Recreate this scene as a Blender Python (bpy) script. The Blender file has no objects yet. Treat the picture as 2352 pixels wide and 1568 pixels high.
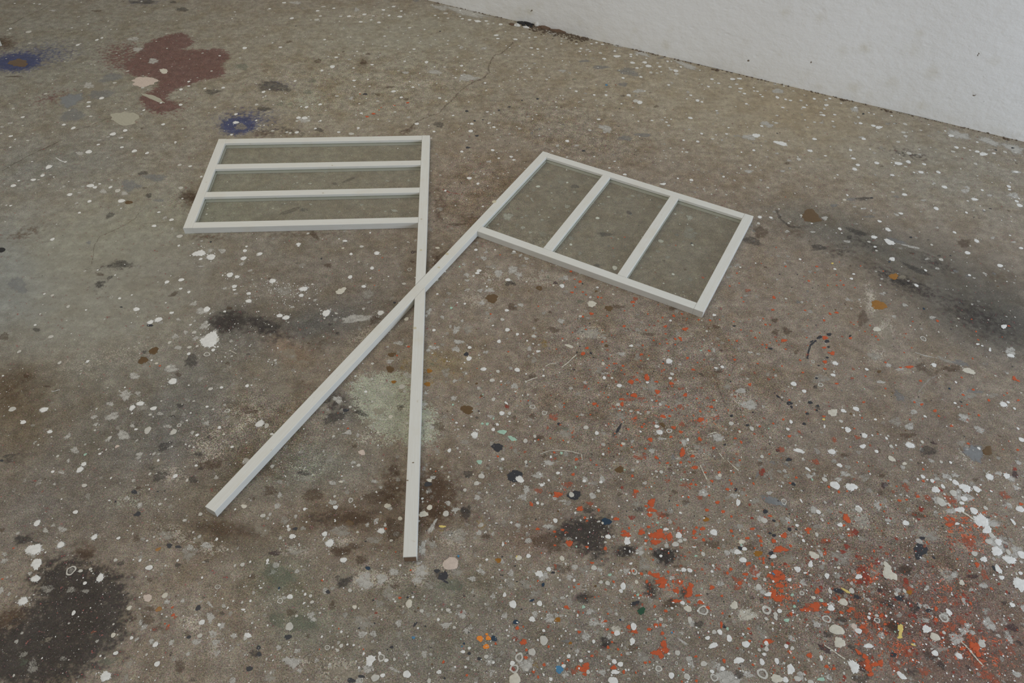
import bpy, bmesh, math, random
import numpy as np
from mathutils import Matrix, Vector
random.seed(11)
RNG = np.random.default_rng(11)
scene = bpy.context.scene
COL = scene.collection

# ------------------------------------------------------------------ camera
FPX, PITCH, ROLL, CAMZ = 1677.6, math.radians(46.6655), math.radians(1.3505), 1.6
_fw = np.array([0, math.cos(PITCH), -math.sin(PITCH)])
_r0 = np.array([1.0, 0, 0]); _u0 = np.cross(_r0, _fw)
_rt = math.cos(ROLL) * _r0 + math.sin(ROLL) * _u0
_up = -math.sin(ROLL) * _r0 + math.cos(ROLL) * _u0
cd = bpy.data.cameras.new('camera'); cam = bpy.data.objects.new('camera', cd); COL.objects.link(cam)
cd.sensor_fit = 'HORIZONTAL'; cd.sensor_width = 36.0; cd.lens = FPX / 2352 * 36
cam.matrix_world = Matrix(((_rt[0], _up[0], -_fw[0], 0), (_rt[1], _up[1], -_fw[1], 0),
                           (_rt[2], _up[2], -_fw[2], CAMZ), (0, 0, 0, 1)))
scene.camera = cam

# ------------------------------------------------------------------ light
w = bpy.data.worlds.new('studio_daylight'); scene.world = w; w.use_nodes = True
w.node_tree.nodes['Background'].inputs[0].default_value = (0.97, 0.98, 1.0, 1)
w.node_tree.nodes['Background'].inputs[1].default_value = 0.22

def area(name, loc, target, sx, sy, power, col):
    l = bpy.data.lights.new(name, 'AREA'); l.shape = 'RECTANGLE'; l.size = sx; l.size_y = sy
    l.energy = power; l.color = col
    o = bpy.data.objects.new(name, l); COL.objects.link(o); o.location = loc
    o.rotation_euler = (Vector(target) - Vector(loc)).to_track_quat('-Z', 'Y').to_euler()
    return o
area('skylight', (-1.9, 1.7, 3.7), (0.5, 3.0, 0), 3.2, 3.2, 60, (1.0, 0.945, 0.85))
area('window_light', (4.3, -0.5, 1.5), (0.2, 1.7, 0.2), 2.4, 1.8, 118, (0.72, 0.83, 1.0))
scene.view_settings.view_transform = 'Standard'
scene.view_settings.look = 'None'
scene.view_settings.gamma = 1.0
scene.view_settings.use_curve_mapping = False
scene.view_settings.exposure = 0.07

# ------------------------------------------------------------------ helpers
def px2floor(px, py, z=0.0):
    px = np.asarray(px, float); py = np.asarray(py, float)
    d = _fw * FPX + np.multiply.outer(px - 1176, _rt) - np.multiply.outer(py - 784, _up)
    k = (z - CAMZ) / d[..., 2]
    return d[..., 0] * k, d[..., 1] * k
def floor2px(x, y, z=0.0):
    x = np.asarray(x, float); y = np.asarray(y, float)
    P = np.stack([x, y, np.zeros_like(x) + z - CAMZ], -1)
    zz = P @ _fw
    zz = np.where(zz < 0.05, 0.05, zz)
    return 1176 + FPX * (P @ _rt) / zz, 784 - FPX * (P @ _up) / zz
def mpp(px, py):
    a = px2floor(px, py); b = px2floor(px + 1, py)
    return math.hypot(float(b[0] - a[0]), float(b[1] - a[1]))
def lin(c):
    return tuple((v / 255 / 12.92 if v <= 10 else ((v / 255 + 0.055) / 1.055) ** 2.4) for v in c)
def obj(name, mesh, mats=(), parent=None, **props):
    o = bpy.data.objects.new(name, mesh); COL.objects.link(o)
    for m in (mats if isinstance(mats, (list, tuple)) else [mats]):
        mesh.materials.append(m)
    if parent: o.parent = parent
    for k, v in props.items(): o[k] = v
    return o
def mesh_from(name, V, F):
    m = bpy.data.meshes.new(name); m.from_pydata([tuple(map(float, v)) for v in V], [], F); m.update(); return m

class NT:
    """small node-tree builder"""
    def __init__(s, name):
        s.m = bpy.data.materials.new(name); s.m.use_nodes = True; s.t = s.m.node_tree
        s.b = s.t.nodes['Principled BSDF']; s.out = s.t.nodes['Material Output']
    def n(s, typ, **kw):
        nd = s.t.nodes.new(typ)
        for k, v in kw.items():
            if k.startswith('i_'): nd.inputs[k[2:].replace('_', ' ')].default_value = v
            else: setattr(nd, k, v)
        return nd
    def l(s, a, b): s.t.links.new(a, b)
    def coord(s, scale=(1, 1, 1)):
        tc = s.n('ShaderNodeTexCoord'); mp = s.n('ShaderNodeMapping'); mp.inputs['Scale'].default_value = scale
        s.l(tc.outputs['Object'], mp.inputs['Vector']); return mp.outputs[0]
    def noise(s, co, scale, detail=3, rough=0.55):
        nd = s.n('ShaderNodeTexNoise', i_Scale=scale, i_Detail=detail, i_Roughness=rough)
        s.l(co, nd.inputs['Vector']); return nd.outputs['Fac']
    def voro(s, co, scale, out='Distance'):
        nd = s.n('ShaderNodeTexVoronoi', i_Scale=scale); s.l(co, nd.inputs['Vector']); return nd.outputs[out]
    def rng(s, val, a, b, c=0.0, d=1.0, smooth=False):
        nd = s.n('ShaderNodeMapRange', clamp=True)
        if smooth: nd.interpolation_type = 'SMOOTHSTEP'
        s.l(val, nd.inputs[0])
        for i, v in zip((1, 2, 3, 4), (a, b, c, d)): nd.inputs[i].default_value = v
        return nd.outputs[0]
    def math(s, op, a, b=None, c=None):
        nd = s.n('ShaderNodeMath', operation=op)
        for i, v in enumerate((a, b, c)):
            if v is None: continue
            if isinstance(v, (int, float)): nd.inputs[i].default_value = v
            else: s.l(v, nd.inputs[i])
        return nd.outputs[0]
    def mix(s, fac, a, b, blend='MIX'):
        nd = s.n('ShaderNodeMix', data_type='RGBA', blend_type=blend)
        for i, v in zip((0, 6, 7), (fac, a, b)):
            if isinstance(v, (int, float)): nd.inputs[i].default_value = v
            elif isinstance(v, tuple): nd.inputs[i].default_value = (*v[:3], 1)
            else: s.l(v, nd.inputs[i])
        return nd.outputs[2]
    def bump(s, h, strength, dist):
        nd = s.n('ShaderNodeBump'); nd.inputs['Strength'].default_value = strength; nd.inputs['Distance'].default_value = dist
        s.l(h, nd.inputs['Height']); s.l(nd.outputs[0], s.b.inputs['Normal'])

# albedo from a colour read off the photograph (white paint there is about 186 grey = 0.80)
GAIN = 1.66
def alb(c): return tuple(min(0.86, v * GAIN) for v in lin(c))

# ------------------------------------------------------------------ floor material
def floor_material():
    t = NT('stained_concrete'); co = t.coord()
    att = t.n('ShaderNodeAttribute', attribute_name='tint')
    a1 = t.n('ShaderNodeAttribute', attribute_name='stain_a')
    a2 = t.n('ShaderNodeAttribute', attribute_name='stain_b')
    s1 = t.n('ShaderNodeSeparateColor'); t.l(a1.outputs['Color'], s1.inputs[0])
    s2 = t.n('ShaderNodeSeparateColor'); t.l(a2.outputs['Color'], s2.inputs[0])
    fine = t.noise(co, 420, 2, 0.6); med = t.noise(co, 60, 4, 0.6); big = t.noise(co, 9, 5, 0.6)
    grit = t.noise(co, 210, 3, 0.7)
    col = att.outputs['Color']
    # cloudy weathering
    grain = s2.outputs[2]
    col = t.mix(t.math('MULTIPLY', t.rng(big, 0.44, 0.64, 0.0, 0.85), t.math('MULTIPLY_ADD', grain, .9, .2)), col, t.mix(1.0, col, (0.76, 0.69, 0.58), 'MULTIPLY'))
    big2 = t.noise(co, 17, 5, 0.65)
    col = t.mix(t.rng(big2, 0.47, 0.68, 0.0, 0.6), col, t.mix(1.0, col, (1.22, 1.24, 1.24), 'MULTIPLY'))
    grain = s2.outputs[2]
    amp = t.math('MULTIPLY_ADD', grain, 0.95, 0.02)
    def layer(col, mask, colour, k, soft, nz=med, op=1.0):
        v = t.math('ADD', mask, t.math('MULTIPLY', t.math('SUBTRACT', nz, 0.5), k))
        f = t.math('MULTIPLY', t.rng(v, 0.5 - soft, 0.5 + soft, 0, 1, True), op)
        return t.mix(f, col, colour)
    nmix = t.rng(t.math('ADD', t.math('MULTIPLY', med, 0.55), t.math('MULTIPLY', grit, 0.45)), 0.36, 0.64)
    col = layer(col, s2.outputs[0], alb((66, 49, 33)), 1.0, 0.34, nmix, 0.9)        # rust brown
    col = layer(col, s2.outputs[1], alb((158, 150, 136)), 1.1, 0.22, nmix, 0.66)     # pale dust
    col = layer(col, a1.outputs['Alpha'], alb((140, 141, 124)), 1.25, 0.2, nmix, 0.85)  # mint
    col = layer(col, s1.outputs[2], alb((46, 41, 37)), 1.0, 0.34, nmix, 0.94)        # black
    col = layer(col, s1.outputs[0], t.mix(nmix, alb((76, 50, 48)), alb((96, 68, 60))), 1.25, 0.10, nmix, 0.88)        # maroon
    col = layer(col, s1.outputs[1], alb((43, 50, 82)), 0.8, 0.32, nmix, 0.9)        # blue
    col = layer(col, a2.outputs['Alpha'], alb((150, 72, 42)), 1.0, 0.06, nmix, 0.85)  # orange stain
    # sand grains and fines
    nc = t.n('ShaderNodeTexNoise', i_Scale=260.0, i_Detail=2.0); t.l(co, nc.inputs['Vector'])
    chroma = t.mix(0.45, (0.5, 0.5, 0.5), nc.outputs['Color'])
    col = t.mix(amp, col, t.mix(1.0, col, t.mix(1.0, chroma, (2.0, 2.0, 2.0), 'MULTIPLY'), 'MULTIPLY'))
    cm = t.rng(t.noise(co, 34, 5, 0.7), 0.36, 0.66, 0.68, 1.27)
    col = t.mix(t.math('MULTIPLY_ADD', grain, 0.8, 0.2), col, t.mix(1.0, col, cm, 'MULTIPLY'))
    g1 = t.rng(fine, 0.33, 0.67, 0.42, 1.58)
    col = t.mix(amp, col, t.mix(1.0, col, g1, 'MULTIPLY'))
    g2 = t.rng(grit, 0.33, 0.67, 0.5, 1.5)
    col = t.mix(amp, col, t.mix(1.0, col, g2, 'MULTIPLY'))
    vc = t.n('ShaderNodeTexVoronoi', i_Scale=190.0); t.l(co, vc.inputs['Vector'])
    sv = t.n('ShaderNodeSeparateColor'); t.l(vc.outputs['Color'], sv.inputs[0])
    dot = t.rng(vc.outputs['Distance'], 0.22, 0.34, 1, 0)
    dark = t.math('MULTIPLY', t.math('MULTIPLY', dot, t.math('GREATER_THAN', sv.outputs[0], 0.80)), t.math('MULTIPLY', grain, 0.8))
    lite = t.math('MULTIPLY', t.math('MULTIPLY', dot, t.math('LESS_THAN', sv.outputs[0], 0.10)), t.math('MULTIPLY', grain, 0.5))
    col = t.mix(dark, col, alb((48, 45, 42))); col = t.mix(lite, col, alb((150, 142, 124)))
    t.l(col, t.b.inputs['Base Color'])
    t.l(t.rng(big, 0.3, 0.7, 0.5, 0.72), t.b.inputs['Roughness'])
    t.b.inputs['Specular IOR Level'].default_value = 0.3
    t.bump(t.math('MULTIPLY', t.math('ADD', fine, grit), amp), 0.35, 0.0012)
    return t.m

# ------------------------------------------------------------------ floor with stain attributes
def axis(lo, hi, dlo, dhi, step):
    a = np.arange(dlo, dhi + 1e-6, step)
    return np.concatenate([np.linspace(lo, dlo, 8)[:-1], a, np.linspace(dhi, hi, 8)[1:]])
XS = axis(-6, 6, -3.0, 3.0, 0.0105); YS = axis(-3.5, 6.5, 0.35, 4.4, 0.0105)
GX, GY = np.meshgrid(XS, YS); NX, NY = len(XS), len(YS)
PX, PY = floor2px(GX.ravel(), GY.ravel()); behind = GY.ravel() < 0.1
PX[behind] = 1176; PY[behind] = 3000
def blob(cx, cy, rx, ry, ang=0.0, p=2.0):
    a = math.radians(ang); dx = PX - cx; dy = PY - cy
    u = (dx * math.cos(a) + dy * math.sin(a)) / rx; v = (-dx * math.sin(a) + dy * math.cos(a)) / ry
    return np.exp(-((u * u + v * v) ** (p / 2)))
def poly(pts, blur=2):
    pts = np.array(pts, float); ins = np.zeros(len(PX), bool); j = len(pts) - 1
    for i in range(len(pts)):
        xi, yi = pts[i]; xj, yj = pts[j]
        c = ((yi > PY) != (yj > PY)) & (PX < (xj - xi) * (PY - yi) / (yj - yi + 1e-9) + xi)
        ins ^= c; j = i
    g = ins.reshape(NY, NX).astype(float)
    for _ in range(blur):
        g = (g + np.roll(g, 1, 0) + np.roll(g, -1, 0)) / 3; g = (g + np.roll(g, 1, 1) + np.roll(g, -1, 1)) / 3
    return g.ravel()
Z0 = 1 / 3.92
def cp(ox, oy, pts): return [(ox + x * Z0, oy + y * Z0) for x, y in pts]

tint = np.zeros((len(PX), 3)); tint[:] = alb((117, 107, 94))
def tone(c, s, *a, **k):
    f = (blob(*a, **k) * s)[:, None]; tint[:] = tint * (1 - f) + np.array(alb((c[0] - 4, c[1] - 1, c[2]))) * f
tone((117, 112, 100), .9, 150, 150, 520, 260)
tone((124, 119, 107), .95, 180, 650, 420, 260, -10, p=3)
tone((116, 116, 113), .7, 0, 640, 110, 160)
tone((106, 105, 100), .5, 90, 380, 240, 60, -8)
tone((126, 121, 106), .7, 330, 520, 260, 70, -14)
tone((131, 121, 104), .9, 860, 200, 460, 170)
tone((132, 125, 110), .8, 930, 80, 320, 70)
tone((139, 127, 108), .9, 1700, 240, 540, 140, 13, p=3)
tone((136, 118, 92), .6, 1850, 260, 160, 60, 14)
tone((128, 120, 107), .75, 2200, 400, 280, 110, 13)
tone((126, 112, 95), .6, 1780, 430, 220, 60, 10)
tone((119, 102, 86), .6, 1090, 430, 150, 120)
tone((84, 77, 68), .85, 2230, 690, 260, 110, 22, p=3)
tone((70, 66, 60), .75, 2300, 740, 140, 60, 20)
tone((80, 76, 68), .8, 1990, 560, 170, 45, 18)
tone((92, 86, 76), .6, 1860, 510, 110, 40, 10)
tone((116, 102, 89), .8, 1500, 850, 420, 220)
tone((121, 107, 93), .6, 1850, 800, 200, 160)
tone((104, 94, 83), .7, 700, 640, 330, 110)
tone((112, 104, 92), .5, 700, 560, 200, 40)
tone((110, 101, 88), .6, 600, 870, 160, 120, -35)
tone((72, 70, 67), .75, 720, 745, 170, 48, -12)
tone((62, 58, 54), .8, 530, 735, 60, 34, -15)
tone((93, 92, 87), .5, 420, 900, 160, 70, -40)
tone((128, 104, 82), .6, 660, 800, 60, 26, 30)
tone((86, 84, 80), .6, 800, 940, 60, 50)
tone((95, 88, 78), .8, 250, 1000, 260, 140, -20)
tone((88, 73, 52), .85, 30, 930, 110, 110, -30)
tone((74, 60, 42), .7, 60, 865, 40, 30)
tone((106, 99, 88), .6, 210, 860, 130, 50, -20)
tone((98, 90, 82), .7, 120, 1170, 220, 110)
tone((94, 85, 72), .7, 600, 1080, 220, 90, -15)
tone((104, 102, 92), .6, 720, 1070, 130, 60)
tone((82, 68, 52), .8, 520, 1230, 160, 45, 10)
tone((84, 66, 48), .75, 850, 1190, 160, 50)
tone((104, 92, 80), .7, 1250, 1130, 240, 120)
tone((90, 92, 74), .55, 640, 1330, 80, 60)
tone((92, 93, 76), .5, 700, 1430, 90, 60)
tone((98, 95, 82), .55, 1020, 1360, 200, 60)
tone((100, 96, 84), .6, 1000, 1500, 300, 80)
tone((106, 97, 87), .7, 1400, 1500, 420, 130)
tone((99, 82, 71), .7, 2050, 1350, 330, 150)
tone((94, 68, 58), .85, 2200, 1480, 260, 140, 20)
tone((102, 88, 76), .6, 2150, 1010, 260, 120)
tone((106, 92, 80), .5, 1850, 1100, 260, 80)
tone((110, 86, 74), .5, 1230, 1240, 60, 40)
tone((118, 100, 66), .55, 1010, 835, 80, 32)
tone((96, 94, 92), .5, 400, 1000, 110, 70, -35)

Mr = np.zeros(len(PX)); Bl = Mr.copy(); Bk = Mr.copy(); Mi = Mr.copy(); Ru = Mr.copy(); Pa = Mr.copy(); Gr = Mr + .55; Or = Mr.copy()
def up(M, v): np.maximum(M, v, out=M)
# maroon stain
up(Mr, .96 * poly(cp(0, 0, [(1280, 410), (1410, 345), (1500, 315), (1640, 292), (1700, 330), (1740, 365), (1740, 410), (1620, 440), (1830, 445), (1985, 430),
    (2080, 490), (2065, 525), (2000, 580), (2035, 650), (1985, 695), (1850, 715), (1740, 750), (1600, 800), (1530, 840), (1480, 890), (1570, 920), (1640, 960),
    (1560, 1000), (1390, 1030), (1300, 960), (1250, 890), (1320, 830), (1420, 790), (1430, 720), (1330, 690), (1190, 690), (1110, 620), (1150, 540), (1250, 470)]), 2))
up(Mr, .62 * blob(285, 130, 60, 38, 0, 3)); up(Mr, .45 * blob(120, 225, 60, 16, -12)); up(Mr, .47 * blob(395, 245, 40, 20))
# blue spray rings
up(Bl, 1.1 * blob(40, 142, 66, 23, -4, 3)); up(Bl, .55 * blob(80, 130, 110, 32, -8)); up(Bl, 1.15 * blob(548, 287, 46, 22, -5, 3)); up(Bl, .55 * blob(565, 275, 85, 30, -5))
up(Bl, .36 * blob(330, 5, 50, 10)); up(Bl, .34 * blob(640, 195, 50, 16))
# black
up(Bk, .98 * poly(cp(0, 1168, [(230, 560), (500, 440), (780, 470), (960, 540), (1150, 620), (1190, 700), (1180, 820), (1120, 960), (1170, 1130), (1130, 1240), (900, 1310),
    (850, 1480), (300, 1640), (-300, 1640), (-300, 1250), (330, 920), (350, 760), (240, 700)]), 9))
up(Bk, .55 * blob(130, 1480, 170, 90)); up(Bk, .5 * blob(55, 1235, 40, 16, -20)); up(Bk, .46 * blob(30, 1050, 50, 12, -20))
up(Bk, .9 * blob(525, 738, 48, 26, -10, 3)); up(Bk, .5 * blob(600, 750, 70, 34)); up(Bk, .42 * blob(640, 775, 60, 24))
up(Bk, .97 * poly(cp(1176, 1168, [(400, 150), (620, 60), (860, 60), (890, 150), (880, 260), (800, 330), (860, 420), (850, 510), (770, 480), (690, 380), (560, 330), (430, 300), (385, 240)]), 3))
for x, y, rx, ry, s in [(1020, 380, 95, 75, .8), (1370, 420, 140, 95, .82), (1260, 730, 85, 95, .78), (1540, 740, 50, 65, .7), (1470, 830, 80, 45, .58), (640, 810, 70, 70, .55),
                        (1110, 870, 70, 45, .6), (845, 1200, 55, 70, .7), (1680, 1040, 60, 45, .55)]:
    up(Bk, s * blob(1176 + x * Z0, 1168 + y * Z0, rx * Z0, ry * Z0, 0, 3))
for x, y, rx, ry, a, s in [(1990, 560, 60, 12, 20, .5), (2080, 650, 130, 22, 24, .62), (2250, 730, 120, 40, 25, .6), (2150, 605, 60, 16, 25, .5), (1930, 575, 40, 22, 0, .42), (790, 1335, 30, 16, -35, .55),
                        (2100, 1545, 40, 24, 30, .5), (2060, 1440, 22, 20, 0, .5), (1975, 1500, 30, 20, 20, .5), (2060, 1310, 26, 14, 20, .45), (770, 925, 40, 30, 0, .55), (735, 1190, 30, 16, 0, .4),
                        (840, 790, 26, 12, -30, .35), (245, 615, 40, 10, -4, .38), (280, 610, 36, 12, 0, .4), (230, 655, 20, 14, -30, .36), (2090, 355, 60, 14, 10, .45), (660, 300, 60, 10, 8, .42), (1290, 440, 40, 8, 8, .3)]:
    up(Bk, s * blob(x, y, rx, ry, a))
# mint patch
up(Mi, .95 * poly(cp(590, 780, [(820, 420), (920, 330), (1100, 300), (1380, 310), (1390, 560), (1520, 560), (1600, 640), (1640, 800), (1600, 940), (1480, 940), (1360, 920), (1250, 900), (1120, 860),
    (1000, 800), (940, 700), (900, 620), (860, 540)]), 4))
up(Mi, .42 * blob(885, 1010, 70, 20)); up(Mi, .36 * blob(700, 1075, 60, 26)); up(Mi, .4 * blob(700, 235, 70, 26)); up(Mi, .3 * blob(300, 1150, 60, 26))
# rust, and brown strips along the upright pole and bottom rail
for x, y, rx, ry, a, s in [(1000, 1140, 60, 80, 0, 1.0), (975, 1180, 40, 50, 0, .9), (900, 1120, 40, 60, 0, .7), (780, 1190, 110, 34, -6, .6), (520, 1215, 90, 22, 10, .62), (480, 1060, 80, 40, -20, .5), (20, 900, 90, 60, 0, .5), (60, 865, 24, 14, 0, .7),
                        (190, 1270, 40, 30, -20, .6), (30, 1425, 60, 32, -15, 1.0), (150, 1300, 30, 20, 0, .6), (780, 1265, 44, 20, 0, .65), (870, 1250, 60, 14, 0, .4), (310, 1420, 30, 20, 0, .5), (360, 1440, 40, 30, 0, .45),
                        (1060, 1190, 60, 40, 0, .5), (1230, 1010, 30, 14, 0, .5), (1000, 600, 14, 60, 5, .55), (1010, 470, 20, 70, 0, .5), (440, 455, 30, 26, -40, .62), (480, 545, 50, 8, 0, .55),
                        (700, 540, 120, 7, 0, .45), (60, 535, 60, 14, -18, .5), (605, 306, 30, 10, 0, .65), (10, 100, 30, 20, 0, .75), (835, 145, 16, 10, 0, .55), (935, 300, 24, 8, -30, .6), (1100, 545, 60, 20, -40, .45),
                        (1090, 500, 40, 12, 0, .5), (1320, 1265, 60, 30, 0, .45), (1290, 620, 60, 12, 20, .3), (640, 1075, 70, 20, -15, .5), (880, 860, 50, 20, 0, .45), (2160, 860, 60, 40, 0, .4),
                        (1830, 530, 30, 30, 0, .4), (2300, 640, 40, 20, 20, .35), (740, 790, 60, 20, -30, .4), (1350, 960, 60, 26, 0, .36), (690, 880, 40, 16, 0, .4)]:
    up(Ru, s * blob(x, y, rx, ry, a))
# pale dusty areas
for x, y, rx, ry, a, s in [(830, 1330, 40, 28, 0, .7), (880, 1330, 50, 26, 0, .6), (960, 1320, 24, 30, 20, .62), (1045, 1235, 40, 26, 0, .6), (1030, 1300, 20, 16, 0, .6), (680, 1265, 40, 12, 0, .6), (780, 1245, 40, 16, -20, .5),
                        (1355, 765, 34, 16, 0, .68), (2000, 690, 14, 44, -12, .78), (2035, 755, 20, 26, 0, .7), (1980, 1195, 26, 22, 0, .7), (2170, 1322, 28, 16, 25, .62), (400, 1230, 60, 24, 20, .5), (480, 1260, 40, 16, 0, .55),
                        (480, 1030, 60, 50, -30, .5), (400, 1090, 40, 26, 0, .52), (560, 960, 60, 40, -30, .45), (2015, 815, 20, 20, 0, .6), (1290, 1300, 60, 24, 0, .4), (1700, 920, 30, 26, 0, .5), (1600, 1040, 30, 20, 0, .45),
                        (440, 1430, 26, 40, -25, .6), (490, 1480, 20, 30, 0, .55), (790, 1540, 60, 30, 0, .6), (690, 1520, 40, 18, 0, .55), (850, 770, 60, 18, -20, .55), (250, 820, 200, 40, -12, .3), (850, 1000, 40, 14, -20, .5),
                        (830, 35, 60, 12, 0, .5), (660, 180, 40, 12, 0, .35), (1250, 560, 60, 40, 0, .42), (960, 190, 80, 14, 0, .4), (2215, 1050, 24, 20, 30, .5), (1240, 640, 60, 24, 0, .4), (1130, 640, 40, 30, 0, .42), (1100, 690, 40, 20, 0, .5)]:
    up(Pa, s * blob(x, y, rx, ry, a))
# orange-tinted ground bottom right
for x, y, rx, ry, a, s in [(2230, 1210, 80, 70, 30, .44), (1990, 1320, 50, 34, 0, .45), (2000, 1440, 60, 60, 0, .42), (2230, 1480, 110, 60, 30, .47), (2060, 1500, 60, 40, 0, .45), (1800, 1350, 50, 50, 0, .42), (1520, 1230, 60, 30, 0, .4), (1560, 1340, 60, 34, 0, .38), (2180, 1360, 80, 40, 30, .33),
                        (1460, 960, 60, 40, 0, .25), (1620, 960, 60, 40, 0, .27), (1290, 1130, 40, 14, 0, .32)]:
    up(Or, s * blob(x, y, rx, ry, a))
# grain strength: bare sandy concrete versus smooth skin
for M, x, y, rx, ry, a, s in [(Gr, 850, 190, 420, 120, 0, .9), (Gr, 1300, 300, 260, 90, 15, 1.), (Gr, 1500, 900, 480, 300, 0, .95), (Gr, 1100, 450, 160, 160, 0, 1.), (Gr, 600, 1000, 240, 160, 0, .95), (Gr, 2000, 1300, 500, 300, 0, .9), (Gr, 430, 460, 60, 40, 0, 1.)]:
    up(M, s * blob(x, y, rx, ry, a, 3))
Gr *= 1 - .75 * blob(190, 640, 330, 190, -8, 3); Gr *= 1 - .5 * blob(1850, 270, 380, 90, 13, 3); Gr *= 1 - .4 * blob(930, 80, 200, 50); Gr *= 1 - .45 * blob(2200, 640, 260, 160, 20)

verts = np.stack([GX.ravel(), GY.ravel(), np.zeros(NX * NY)], -1)
ii = np.arange(NX * NY).reshape(NY, NX)
quads = np.stack([ii[:-1, :-1], ii[:-1, 1:], ii[1:, 1:], ii[1:, :-1]], -1).reshape(-1, 4)
def grid_mesh(name, verts, quads):
    m = bpy.data.meshes.new(name)
    m.vertices.add(len(verts)); m.vertices.foreach_set('co', verts.astype(np.float32).ravel())
    m.loops.add(quads.size); m.loops.foreach_set('vertex_index', quads.ravel().astype(np.int32))
    m.polygons.add(len(quads)); m.polygons.foreach_set('loop_start', np.arange(0, quads.size, 4, dtype=np.int32))
    m.update(calc_edges=True); m.validate(); return m
def add_attr(m, name, rgba):
    a = m.attributes.new(name, 'FLOAT_COLOR', 'POINT'); a.data.foreach_set('color', np.ascontiguousarray(rgba, np.float32).ravel())
fm = grid_mesh('floor', verts, quads)
add_attr(fm, 'tint', np.column_stack([tint, np.ones(len(PX))]))
add_attr(fm, 'stain_a', np.column_stack([Mr, Bl, Bk, Mi]))
add_attr(fm, 'stain_b', np.column_stack([Ru, Pa, Gr, Or]))
floor = obj('floor', fm, floor_material(), kind='structure', label='worn concrete studio floor covered in paint splashes')

# ------------------------------------------------------------------ wall
WA = np.array(px2floor(980, 0)); WB = np.array(px2floor(2352, 325))
WD = (WB - WA) / np.linalg.norm(WB - WA); WN = np.array([WD[1], -WD[0]])      # WN faces the room
if WN @ (np.array([0, 0]) - WA) < 0: WN = -WN
def px2wall(px, py):
    d = _fw * FPX + (px - 1176) * _rt - (py - 784) * _up
    k = ((WA - np.zeros(2)) @ WN) / (d[:2] @ WN); P = d * k
    return (P[:2] - WA) @ WD, P[2] + CAMZ
def wall_material():
    t = NT('whitewashed_plaster'); co = t.coord()
    at = t.n('ShaderNodeAttribute', attribute_name='stain'); ss = t.n('ShaderNodeSeparateColor'); t.l(at.outputs['Color'], ss.inputs[0])
    n1 = t.noise(co, 3.5, 5, 0.6); n2 = t.noise(co, 22, 4, 0.6); n3 = t.noise(co, 160, 2, 0.5)
    col = t.mix(t.rng(n1, 0.4, 0.7, 0, .5), (0.87, 0.865, 0.84), (0.82, 0.81, 0.78))
    f = t.math('MULTIPLY', ss.outputs[0], t.rng(n2, 0.3, 0.65, 0.35, 1.0))
    col = t.mix(f, col, (0.56, 0.50, 0.34))
    f2 = t.rng(t.math('ADD', ss.outputs[1], t.math('MULTIPLY', t.math('SUBTRACT', n3, .5), .9)), .5, .62)
    col = t.mix(f2, col, (0.20, 0.16, 0.12))
    t.l(col, t.b.inputs['Base Color']); t.b.inputs['Roughness'].default_value = 0.75; t.b.inputs['Specular IOR Level'].default_value = 0.2
    streak = t.noise(t.coord((1, 1, 1.5)), 16.0, 6, 0.6)
    v = t.voro(t.coord((5, 5, 9)), 2.2)
    h = t.math('ADD', t.math('MULTIPLY', streak, 1.0), t.math('ADD', t.math('MULTIPLY', n2, .35), t.math('MULTIPLY', t.rng(v, 0.0, 0.16, -.5, 0), .5)))
    h = t.math('ADD', h, t.math('MULTIPLY', n3, .06))
    t.bump(h, 0.5, 0.008); return t.m
US = np.concatenate([np.linspace(-3.5, -.3, 12)[:-1], np.arange(-.3, 3.4, .014), np.linspace(3.41, 6.0, 10)])
VS = np.concatenate([np.arange(0, .95, .014), np.linspace(.96, 3.0, 10)])
gu, gv = np.meshgrid(US, VS); nu, nv = len(US), len(VS)
edge_w = np.where(gv < 1e-9, 0.004 * np.sin(gu * 37) + 0.003 * np.sin(gu * 91 + 1), 0) * 0
depth = 0.004 * np.sin(gu * 2.1 + 1) * np.sin(gv * 3.3) + 0.002 * np.sin(gu * 7 + gv * 4)
wv = np.stack([gu.ravel(), (-depth).ravel(), gv.ravel()], -1)
iw = np.arange(nu * nv).reshape(nv, nu)
wq = np.stack([iw[:-1, :-1], iw[:-1, 1:], iw[1:, 1:], iw[1:, :-1]], -1).reshape(-1, 4)
back = np.array([[US[0], .2, 0], [US[-1], .2, 0], [US[-1], .2, 3], [US[0], .2, 3]]); nb = len(wv)
wq = np.vstack([wq, [[nb + 1, nb, nb + 3, nb + 2], [iw[0, 0], nb, nb + 1, iw[0, -1]], [iw[-1, 0], iw[-1, -1], nb + 2, nb + 3], [iw[0, 0], iw[-1, 0], nb + 3, nb], [iw[0, -1], nb + 1, nb + 2, iw[-1, -1]]]])
wv = np.vstack([wv, back]); wm = grid_mesh('wall_far', wv, wq)
st = np.zeros(nb); dk = np.zeros(nb); fu, fv = gu.ravel(), gv.ravel()
st = np.maximum(st, .26 * np.exp(-fv / .10)); st = np.maximum(st, .22 * np.exp(-((fu - .15) / .5) ** 2 - fv / .25))
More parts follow.
